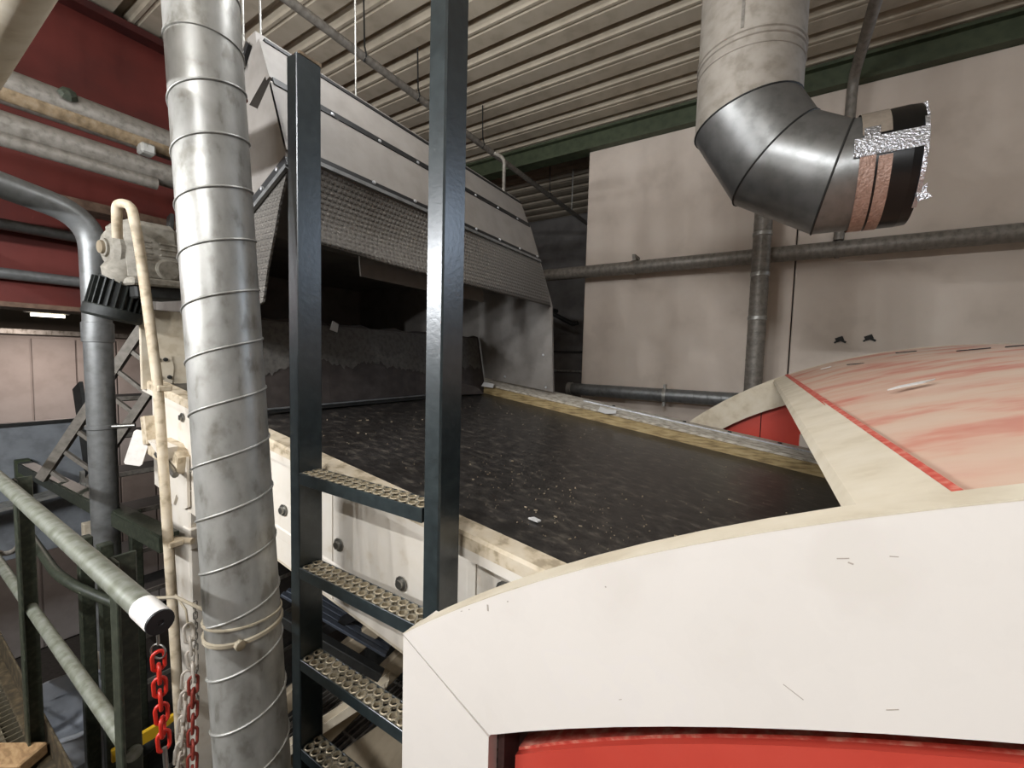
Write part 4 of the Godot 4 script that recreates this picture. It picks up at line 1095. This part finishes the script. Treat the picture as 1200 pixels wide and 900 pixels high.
func build_railing() -> void:
	var t := thing("walkway_railing", "worn steel railing with a white-ended handrail along the walkway", "railing", Vector3(-2.0, 0.0, -0.3))
	var e := Vector3(-0.905, 1.111, -0.281)
	part(t, "handrail", tube(S(), [Vector3(-4.1, 1.111, -0.281), e + Vector3(-0.075, 0, 0)], 0.0205, 18), M.rail_worn)
	part(t, "white_sleeve", tube(S(), [e + Vector3(-0.075, 0, 0), e], 0.022, 20), M.white_plastic, "white sleeve on the handrail's end")
	part(t, "end_cap", lathe(S(), e, Vector3(1, 0, 0), [Vector2(0.022, 0.0), Vector2(0.021, 0.004), Vector2(0.005, 0.005), Vector2(0.004, 0.003), Vector2(0.0, 0.003)], 20), M.black)
	part(t, "middle_rail", tube(S(), [Vector3(-4.1, 0.585, -0.345), Vector3(-1.3, 0.585, -0.345)], 0.018, 14), M.rail_worn)
	for x in [-1.29, -2.36, -3.4]:
		var st := S()
		box(st, Vector3(x, 0.5, -0.318), Vector3(0.05, 1.2, 0.008), Basis(), 0.002)
		box(st, Vector3(x - 0.022, 0.5, -0.34), Vector3(0.006, 1.2, 0.05), Basis(), 0.002)
		part(t, "post", st, M.dark_green)
	part(t, "kick_plate", box(S(), Vector3(-2.7, 0.055, -0.37), Vector3(3.4, 0.11, 0.008), Basis(), 0.002), M.kick)
	# open bar walkway
	var w := thing("walkway", "rusty open bar grating walkway inside the railing", "walkway", Vector3(-2.6, 0.0, 0.1))
	part(w, "edge_beam", box(S(), Vector3(-2.7, -0.05, -0.35), Vector3(3.4, 0.1, 0.04), Basis(), 0.004), M.kick)
	part(w, "edge_beam", box(S(), Vector3(-2.7, -0.05, 0.7), Vector3(3.4, 0.1, 0.04), Basis(), 0.004), M.kick)
	var bm := done(box(S(), Vector3.ZERO, Vector3(0.006, 0.03, 1.0)))
	for i in 84:
		piece(w, "grating_bar", bm, M.grating, Transform3D(Basis(), Vector3(-4.36 + 0.04 * i, -0.015, 0.17)))
	for z in [-0.28, -0.17, -0.06, 0.05, 0.16, 0.27, 0.38, 0.49, 0.6]:
		part(w, "cross_rod", box(S(), Vector3(-2.7, -0.006, z), Vector3(3.36, 0.008, 0.01)), M.grating)
	struct("floor_landing", "steel plate landing behind the shredder", "landing", box(S(), Vector3(1.0, -0.05, 0.9), Vector3(4.0, 0.1, 2.2), Basis(), 0.01), M.dark_steel)
	single("timber_offcut", "rough timber offcut lying on the grating walkway", "timber", bar(S(), Vector3(-2.62, 0.03, -0.1), Vector3(-2.28, 0.04, -0.32), 0.1, 0.05, Vector3(0.5, 0, 1), 0.006), M.wood)

func link_mesh(len: float, wid: float, r: float) -> ArrayMesh:
	var pts := []
	var n := 18
	for i in n + 1:
		var a := TAU * i / n
		var s := sin(a)
		var c := cos(a)
		pts.append(Vector3(c * wid * 0.5, (len * 0.5 - wid * 0.5) * (1.0 if s >= 0 else -1.0) + s * wid * 0.5, 0))
	pts[n] = pts[0]
	return done(tube(S(), pts, r, 7, false))

func hang_chain(t: Node3D, p: Array, len: float, mesh: Mesh, mats: Array) -> void:
	# walks down the polyline p, one link per step, each turned a quarter
	var total := 0.0
	for i in p.size() - 1: total += p[i].distance_to(p[i + 1])
	var step := len * 0.72
	var n := int(total / step)
	for k in n:
		var d := step * (k + 0.5)
		var i := 0
		while i < p.size() - 2 and d > p[i].distance_to(p[i + 1]):
			d -= p[i].distance_to(p[i + 1])
			i += 1
		var dir: Vector3 = (p[i + 1] - p[i]).normalized()
		var c: Vector3 = p[i] + dir * d
		var y := -dir
		var f := Vector3(0.85, 0, 0.53)
		var x := y.cross(f).normalized()
		var zz := x.cross(y)
		var b := Basis(x, y, zz) * Basis(Vector3.UP, (0.35 if k % 2 == 0 else 1.75) + 0.2 * sin(k * 2.3))
		piece(t, "link", mesh, mats[mini(k * mats.size() / n, mats.size() - 1)], Transform3D(b, c))

func build_chains() -> void:
	var e := Vector3(-0.91, 1.085, -0.279)
	var t := thing("barrier_chain", "bright red plastic chain hanging from the white handrail end", "chain", e + Vector3(0, -0.25, 0))
	var ring := []
	for i in 19:
		var a := TAU * i / 18
		ring.append(e + Vector3(cos(a) * 0.0135 * 0.9, -0.03 + sin(a) * 0.0135, cos(a) * 0.0135 * -0.5))
	part(t, "ring", tube(S(), ring, 0.0016, 6, false), M.steel)
	part(t, "eye", tube(S(), [e, e + Vector3(0.002, -0.018, 0)], 0.0025, 8), M.steel)
	var lm := link_mesh(0.034, 0.0175, 0.0033)
	hang_chain(t, [e + Vector3(0.0, -0.035, 0), e + Vector3(0.004, -0.12, 0), e + Vector3(0.016, -0.215, 0)], 0.034, lm, [M.chain_red, M.chain_red, M.chain_red, M.chain_red, M.chain_red, M.chain_red, M.chain_red, M.chain_red, M.chain_white])
	part(t, "snap_hook", tube(S(), [e + Vector3(0.016, -0.205, 0), e + Vector3(0.02, -0.235, 0), e + Vector3(0.026, -0.25, 0)], 0.004, 8), M.steel)
	var l2 := link_mesh(0.048, 0.02, 0.0038)
	var u := thing("barrier_chain", "faded white and red chain hanging looped from the string", "chain", Vector3(-1.26, 0.4, -0.45))
	part(u, "tie", tube(S(), [Vector3(-1.38, 0.912, -0.465), Vector3(-1.3, 0.9, -0.46), Vector3(-1.268, 0.865, -0.453)], 0.003, 5), M.string)
	hang_chain(u, [Vector3(-1.268, 0.87, -0.453), Vector3(-1.25, 0.74, -0.455), Vector3(-1.24, 0.42, -0.442)], 0.048, l2, [M.chain_white, M.chain_old, M.chain_old, M.chain_old])
	hang_chain(u, [Vector3(-1.275, 0.74, -0.45), Vector3(-1.285, 0.6, -0.44), Vector3(-1.295, 0.42, -0.425)], 0.048, l2, [M.chain_white])
	hang_chain(u, [Vector3(-1.258, 0.7, -0.44), Vector3(-1.268, 0.55, -0.43), Vector3(-1.28, 0.42, -0.42)], 0.048, l2, [M.chain_white])
	var s := thing("steel_chain", "thin rusty steel chain hanging against the cream conveyor leg", "chain", Vector3(-1.36, 0.5, -0.49))
	hang_chain(s, [Vector3(-1.35, 0.885, -0.5), Vector3(-1.352, 0.79, -0.5), Vector3(-1.355, 0.56, -0.5)], 0.022, link_mesh(0.022, 0.009, 0.0016), [M.galv_dirty])

func build_left_background() -> void:
	# cable ladder climbing behind the drop pipe
	var t := thing("cable_ladder", "grey cable ladder climbing steeply behind the drop pipe", "cable tray", Vector3(-4.1, 0.6, -0.7))
	var a0 := Vector3(-4.12, 0.70, -0.67)
	var a1 := Vector3(-3.5, 1.93, -1.15)
	var off := Vector3(0.13, -0.17, -0.13)
	part(t, "side_rail", bar(S(), a0, a1, 0.03, 0.06, Vector3(0.6, 0, 0.8)), M.galv_dirty)
	part(t, "side_rail", bar(S(), a0 + off, a1 + off, 0.03, 0.05, Vector3(0.6, 0, 0.8)), M.galv_dirty)
	for i in 9:
		var p := a0.lerp(a1, (i + 0.5) / 9.0)
		part(t, "rung", bar(S(), p, p + off, 0.02, 0.025, Vector3(0.6, 0, 0.8)), M.galv_dirty)
	part(t, "drop_strap", bar(S(), Vector3(-3.95, 0.75, -0.83), Vector3(-3.9, 0.5, -0.82), 0.02, 0.04, Vector3(0, 0, 1)), M.galv)
	part(t, "drop_strap", bar(S(), Vector3(-3.92, 0.7, -0.84), Vector3(-3.72, 0.3, -0.86), 0.015, 0.025, Vector3(0, 0, 1)), M.galv)
	# stair with level treads behind
	var s := thing("steel_stair", "dark steel stair with pale worn treads behind the drop pipe", "stair", Vector3(-4.2, -2.6, -1.4))
	for i in 13:
		var y := 1.2 - 0.27 * i
		var x := -4.35 + 0.1 * i
		var st := S()
		box(st, Vector3(x, y, -1.6), Vector3(0.26, 0.035, 1.3), Basis(), 0.004)
		part(s, "tread", st, M.dark_steel)
		part(s, "nosing", box(S(), Vector3(x + 0.135, y + 0.005, -1.6), Vector3(0.012, 0.03, 1.3)), M.galv_dirty)
	part(s, "stringer", bar(S(), Vector3(-4.45, 1.3, -0.93), Vector3(-3.05, -2.5, -0.93), 0.02, 0.2), M.dark_steel)
	part(s, "stringer", bar(S(), Vector3(-4.45, 1.3, -2.27), Vector3(-3.05, -2.5, -2.27), 0.02, 0.2), M.dark_steel)
	# grey sheet barrier and green post in front of the pale partition
	var b := thing("sheet_barrier", "blue-grey sheet barrier with a bright top edge left of the stair", "barrier", Vector3(-5.6, -0.3, -0.9))
	part(b, "sheet", box(S(), Vector3(-5.6, 0.3, -0.6), Vector3(0.04, 1.18, 1.5), Basis(), 0.004), M.grey_panel)
	part(b, "top_edge", box(S(), Vector3(-5.59, 0.9, -0.6), Vector3(0.07, 0.03, 1.5)), M.dark_steel)
	part(b, "low_shelf", bar(S(), Vector3(-5.3, 0.2, -0.1), Vector3(-5.3, 0.33, -1.2), 0.2, 0.025, Vector3(1, 0, 0)), M.galv)
	part(b, "green_post", box(S(), Vector3(-5.5, 0.42, -0.79), Vector3(0.08, 0.36, 0.09), Basis(), 0.006), M.green_steel)
	# long dark rail crossing behind the handrail
	var r := thing("stair_rail", "dark green angle rail sloping behind the worn handrail", "rail", Vector3(-3.0, 0.6, -0.7))
	part(r, "top_flange", bar(S(), Vector3(-5.2, 0.62, -0.76), Vector3(-2.3, 0.745, -0.76), 0.07, 0.02, Vector3(0, 0, 1)), M.dark_green)
	part(r, "side_flange", bar(S(), Vector3(-5.2, 0.585, -0.73), Vector3(-2.3, 0.71, -0.73), 0.02, 0.07, Vector3(0, 0, 1)), M.dark_green)
	for p in [[-2.55, -0.5], [-2.72, -0.47], [-2.95, -0.72]]:
		part(r, "post", box(S(), Vector3(p[0], -0.3, p[1] - 0.1), Vector3(0.05, 2.0, 0.05), Basis(), 0.004), M.dark_green)
	part(r, "lower_rail", tube(S(), bend([Vector3(-3.4, 0.56, -0.5), Vector3(-2.6, 0.56, -0.47), Vector3(-2.2, 0.44, -0.66)], 0.2), 0.02, 10), M.dark_green)
	# pale upright post behind the railing
	single("pale_post", "pale upright box post behind the worn handrail", "post", box(S(), Vector3(-3.55, 0.1, -0.84), Vector3(0.05, 1.3, 0.09), Basis(), 0.004), M.grey_panel)
	single("pale_post", "pale wider upright post between the dark posts", "post", box(S(), Vector3(-3.9, -0.4, -0.86), Vector3(0.06, 1.6, 0.1), Basis(), 0.004), M.cream_dusty)
	# hanging hose at the left edge
	single("hanging_hose", "thin grey hose sagging beside the near post", "hose", tube(S(), bend([Vector3(-3.5, 0.9, -0.32), Vector3(-3.3, 0.52, -0.36), Vector3(-3.0, 0.62, -0.42), Vector3(-2.95, 0.9, -0.42)], 0.15), 0.012, 8), M.galv_dirty)
	# big bag below
	var bag := thing("bulk_bag", "white woven bulk bag standing open below the railing", "bag", Vector3(-3.45, -1.67, -0.53))
	var c := Vector3(-3.45, -0.56, -0.53)
	var o := S()
	o.set_smooth_group(1)
	var n := 32
	var prof := [[0.34, -1.11], [0.37, -0.7], [0.36, -0.4], [0.33, -0.15], [0.31, 0.0], [0.29, 0.015], [0.29, -0.1], [0.31, -0.5], [0.0, -0.6]]
	for i in prof.size() - 1:
		for k in n:
			var q := []
			for ee in [[0, 0], [1, 0], [1, 1], [0, 1]]:
				var a: float = TAU * (k + ee[0]) / n
				var rr: float = prof[i + ee[1]][0] * (1.0 + 0.06 * sin(a * 3.0 + i * 0.4) + 0.03 * sin(a * 7.0 + i))
				var wob := 0.05 * sin(a * 2.0 + 0.6) * clampf(prof[i + ee[1]][1] + 1.0, 0, 1)
				q.append(c + Vector3(cos(a) * rr, prof[i + ee[1]][1] + wob, sin(a) * rr))
			quad(o, q[0], q[1], q[2], q[3], ((q[0] + q[2]) * 0.5 - c) * Vector3(1, 0, 1) * (1.0 if i < 5 else -1.0))
	part(bag, "sack", o, M.bag)
	part(bag, "hem", tube(S(), range(33).map(func(k): return c + Vector3(cos(TAU * k / 32) * 0.31 * (1.0 + 0.06 * sin(TAU * k / 32 * 3.0 + 1.6) + 0.03 * sin(TAU * k / 32 * 7.0 + 4)), 0.005 + 0.05 * sin(TAU * k / 32 * 2.0 + 0.6), sin(TAU * k / 32) * 0.31 * (1.0 + 0.06 * sin(TAU * k / 32 * 3.0 + 1.6) + 0.03 * sin(TAU * k / 32 * 7.0 + 4)))), 0.009, 6, false), M.bag)
	# platform under the bag
	struct("floor_lower", "dim steel floor below the walkway carrying the bag", "floor", box(S(), Vector3(-4.5, -1.72, -0.9), Vector3(4.0, 0.1, 1.6)), M.dark_steel)
	single("yellow_board", "small yellow board behind the red chain", "board", box(S(), Vector3(-2.4, -0.22, -0.68), Vector3(0.02, 0.06, 0.24), Basis(), 0.003), M.yellow)
	single("low_hose", "dark hose rising beside the bulk bag", "hose", tube(S(), [Vector3(-2.7, -0.55, -0.62), Vector3(-2.35, -0.22, -0.78)], 0.025, 10), M.motor_black)
	# lamp tube glowing far behind under the bulkhead
	var l := thing("strip_lamp", "glowing strip lamp far behind under the red bulkhead", "lamp", Vector3(-7.2, 1.93, -1.22))
	part(l, "housing", box(S(), Vector3(-7.2, 1.99, -1.28), Vector3(0.1, 0.05, 0.36), Basis(), 0.006), M.lamp_body)
	part(l, "tube", tube(S(), [Vector3(-7.2, 1.94, -1.15), Vector3(-7.2, 1.94, -1.42)], 0.018, 10), M.glow)
	part(l, "rod", tube(S(), [Vector3(-7.2, 2.0, -1.22), Vector3(-7.2, 3.95, -1.22)], 0.01, 6), M.steel)
	var al := AreaLight3D.new()
	al.name = "light"
	al.area_size = Vector2(0.04, 0.27)
	al.light_energy = 3.0
	al.light_color = Color(1.0, 0.92, 0.88)
	al.shadow_enabled = true
	al.position = Vector3(0, -0.02, -0.06)
	al.rotation_degrees = Vector3(-90, 0, 0)
	l.add_child(al)

func build_under_conveyor() -> void:
	var g := "cream cross beams under the conveyor"
	single("cross_member", "cream cross beam under the conveyor just below the tread", "beam", bar(S(), Vector3(-2.25, -0.42, -1.1), Vector3(-1.55, 0.36, -1.72), 0.09, 0.09, Vector3(0.6, 0, 0.8), 0.006), M.tan, g)
	single("cross_member", "long cream cross beam under the conveyor beside the mesh", "beam", bar(S(), Vector3(-2.35, -0.95, -1.1), Vector3(-1.45, 0.2, -1.85), 0.08, 0.1, Vector3(0.6, 0, 0.8), 0.006), M.tan, g)
	var ct := thing("cable_tray", "blue-grey ribbed cable tray under the conveyor", "cable tray", Vector3(-2.05, 0.1, -1.35))
	var a := Vector3(-2.2, 0.3, -1.3)
	var b := Vector3(-1.75, -0.03, -1.6)
	for i in 7:
		var o := Vector3(0.03, 0.012, 0.045) * (i - 3)
		part(ct, "slat", bar(S(), a + o, b + o, 0.03, 0.015, Vector3(0.5, 0, 0.86), 0.002), M.tray)
	part(ct, "edge", bar(S(), a + Vector3(0.13, -0.02, 0.2), b + Vector3(0.13, -0.02, 0.2), 0.05, 0.05, Vector3(0.5, 0, 0.86), 0.004), M.dark_steel)
	part(ct, "edge", bar(S(), a + Vector3(-0.13, 0.05, -0.2), b + Vector3(-0.13, 0.05, -0.2), 0.05, 0.05, Vector3(0.5, 0, 0.86), 0.004), M.dark_steel)
	part(ct, "strut", bar(S(), Vector3(-2.1, 0.02, -1.25), Vector3(-1.7, 0.28, -1.5), 0.04, 0.04, Vector3(0.5, 0, 0.86)), M.black)
	# mesh floor pieces
	var mf := thing("mesh_floor", "dark wire mesh floor under the conveyor frame", "grating", Vector3(-1.8, -0.75, -1.9))
	var bm := done(box(S(), Vector3.ZERO, Vector3(0.012, 0.02, 1.5)))
	for i in 44:
		piece(mf, "grating_bar", bm, M.galv_dirty, Transform3D(Basis(), Vector3(-2.5 + 0.04 * i, -0.75, -1.95)))
	for i in 10:
		part(mf, "cross_rod", box(S(), Vector3(-1.64, -0.745, -1.25 - 0.15 * i), Vector3(1.76, 0.012, 0.012)), M.galv_dirty)
	part(mf, "frame", box(S(), Vector3(-1.64, -0.78, -1.2), Vector3(1.8, 0.1, 0.04)), M.dark_steel)
	single("tan_sheet", "tan dusty sheet sloping under the conveyor beside the shredder", "sheet", bar(S(), Vector3(-1.85, -0.72, -1.15), Vector3(-1.3, -0.2, -1.45), 0.5, 0.015, Vector3(0.45, -0.2, 0.87)), M.tan)
	single("pale_gutter", "pale folded gutter lying across the frame beam", "gutter", prism(S(), [Vector2(0, 0), Vector2(0.09, 0.0), Vector2(0.09, 0.05), Vector2(0.08, 0.05), Vector2(0.08, 0.01), Vector2(0.01, 0.01), Vector2(0.01, 0.05), Vector2(0.0, 0.05)], Vector3(-2.2, -0.62, -1.18), Vector3(0.5, 0, 0.86), Vector3(0, 1, 0), Vector3(0.5, 0.42, -0.35)), M.cream_dusty)
	# pump block with bright edges in the dark
	var p := thing("pump_unit", "grey pump unit in the dark under the conveyor", "pump", Vector3(-2.2, -0.6, -2.0))
	part(p, "body", lathe(S(), Vector3(-2.25, -0.35, -2.1), Vector3(1, 0.2, 0.3), [Vector2(0.0, -0.2), Vector2(0.12, -0.18), Vector2(0.14, 0.1), Vector2(0.08, 0.2), Vector2(0.0, 0.22)], 18), M.galv_grey)
	part(p, "base", box(S(), Vector3(-2.25, -0.6, -2.1), Vector3(0.4, 0.12, 0.3), Basis(), 0.01), M.dark_steel)
	part(p, "pipe", tube(S(), bend([Vector3(-2.1, -0.3, -2.0), Vector3(-1.8, -0.2, -2.0), Vector3(-1.8, -0.7, -2.0)], 0.08), 0.035, 10), M.galv_grey)
	# low timber foot by the chain
	single("timber_sleeper", "pale timber sleeper lying at the foot of the conveyor leg", "timber", bar(S(), Vector3(-2.1, -0.5, -0.775), Vector3(-1.7, -0.25, -0.92), 0.12, 0.06, Vector3(0.3, 0, 1), 0.008), M.wood)
	# distant frames below for depth
	var fr := thing("support_trestle", "dim steel trestle standing in the dark below the conveyor", "trestle", Vector3(-2.6, -2.6, -2.6))
	for q in [[-2.9, -2.45], [-2.9, -3.2], [-1.2, -2.45]]:
		part(fr, "post", box(S(), Vector3(q[0], -1.2, q[1]), Vector3(0.1, 2.9, 0.1), Basis(), 0.006), M.tray)
	part(fr, "beam", box(S(), Vector3(-2.05, 0.1, -2.45), Vector3(1.8, 0.1, 0.1), Basis(), 0.006), M.tray)
	part(fr, "beam", box(S(), Vector3(-2.05, -0.5, -2.45), Vector3(1.8, 0.1, 0.1), Basis(), 0.006), M.tray)

func build_small() -> void:
	# hanger wires for the hood
	for p in [[-1.7, 2.63, -0.82, "thin wire hanging from the roof to the hood's slotted near corner"], [-1.68, 2.7, -0.87, "thin wire hanging from the roof just inside the hood's near corner"], [-1.66, 2.72, -1.27, "thin wire hanging from the roof to the hood's top edge between the ladder rails"]]:
		single("hanger_wire", p[3], "wire", tube(S(), [Vector3(p[0], p[1], p[2]), Vector3(p[0] - 0.02, 3.96, p[2])], 0.004, 5), M.galv, "hanger wires under the roof")
	var hk := S()
	tube(hk, bend([Vector3(-1.64, 2.71, -2.45), Vector3(-1.64, 2.95, -2.45), Vector3(-1.72, 3.0, -2.45)], 0.04), 0.012, 8)
	single("hood_hook", "short bent rod standing on the hood's far end", "rod", hk, M.galv_dirty)
	# crumbs of material on the belt
	var rng := RandomNumberGenerator.new()
	rng.seed = 11
	var st := S()
	for i in 380:
		var x := rng.randf_range(-1.75, 0.15)
		var z := rng.randf_range(-2.45, -0.92)
		if rng.randf() < 0.45:
			x = rng.randfn(-0.7, 0.3)
			z = rng.randfn(-1.15, 0.16)
		if z > -0.9 or z < -2.55 or x > 0.4 or x < -1.8: continue
		var s := 0.001 + 0.0036 * pow(rng.randf(), 4.0)
		box(st, bp(x, z, 0.002), Vector3(s * rng.randf_range(0.8, 3.0), 0.003, s), Basis(Vector3.UP, rng.randf() * TAU))
	var cr := single("belt_crumbs", "pale crumbs and fibres scattered over the black belt", "debris", st, M.tan)
	cr.set_meta("kind", "stuff")
	# larger scraps
	var g := "paper and plastic scraps"
	var s1 := S()
	prism(s1, [Vector2(0, 0), Vector2(0.06, 0.0), Vector2(0.13, 0.04), Vector2(0.13, 0.07), Vector2(0.06, 0.05), Vector2(0.01, 0.05)], bp(-0.96, -2.6, 0.064), Vector3(0.95, -0.2, 0.2).normalized(), Vector3(-0.15, 0.5, -0.85).normalized(), Vector3(0, 0.003, 0))
	single("plastic_scrap", "white folded plastic scrap lying on the yellow timber strip", "scrap", s1, M.paper, g)
	single("plastic_scrap", "white paper scrap stuck on top of the dark plate", "scrap", prism(S(), [Vector2(0, 0), Vector2(0.045, -0.012), Vector2(0.05, 0.03), Vector2(0.015, 0.045)], Vector3(-1.93, 1.715, -1.32), Vector3(0, 0, -1), Vector3(0.1, 1, 0), Vector3(0.003, 0, 0)), M.paper, g)
	single("plastic_scrap", "white torn scrap lying on the dusty red cover", "scrap", prism(S(), [Vector2(0, 0), Vector2(0.07, 0.02), Vector2(0.1, 0.05), Vector2(0.03, 0.035)], Vector3(0.225, 1.545, -1.28), Vector3(0.95, 0.28, 0.0), Vector3(-0.1, 0.0, -1), Vector3(0, 0.003, 0)), M.paper, g)
	single("plastic_scrap", "small white scrap on the red cover near the far frame", "scrap", prism(S(), [Vector2(0, 0), Vector2(0.04, 0.0), Vector2(0.045, 0.02), Vector2(0.01, 0.025)], Vector3(0.19, 1.578, -2.5), Vector3(0.93, 0.33, 0.0), Vector3(0.0, 0.0, -1), Vector3(0, 0.003, 0)), M.paper, g)
	single("plastic_scrap", "crumpled pale scrap lying on the belt near the side rail", "scrap", prism(S(), [Vector2(0, 0), Vector2(0.03, 0.0), Vector2(0.034, 0.014), Vector2(0.01, 0.018)], bp(-0.56, -1.0, 0.004), Vector3(1, -0.13, 0).normalized(), Vector3(0, 0, -1), Vector3(0, 0.004, 0)), M.paper, g)
	single("plastic_scrap", "pale scrap caught in the corner by the far side plate", "scrap", prism(S(), [Vector2(0, 0), Vector2(0.09, 0.0), Vector2(0.1, 0.03), Vector2(0.02, 0.035)], Vector3(-1.86, 1.375, -2.55), Vector3(0.9, -0.1, -0.3).normalized(), Vector3(0, 1, 0), Vector3(0, 0, 0.01)), M.paper, g)
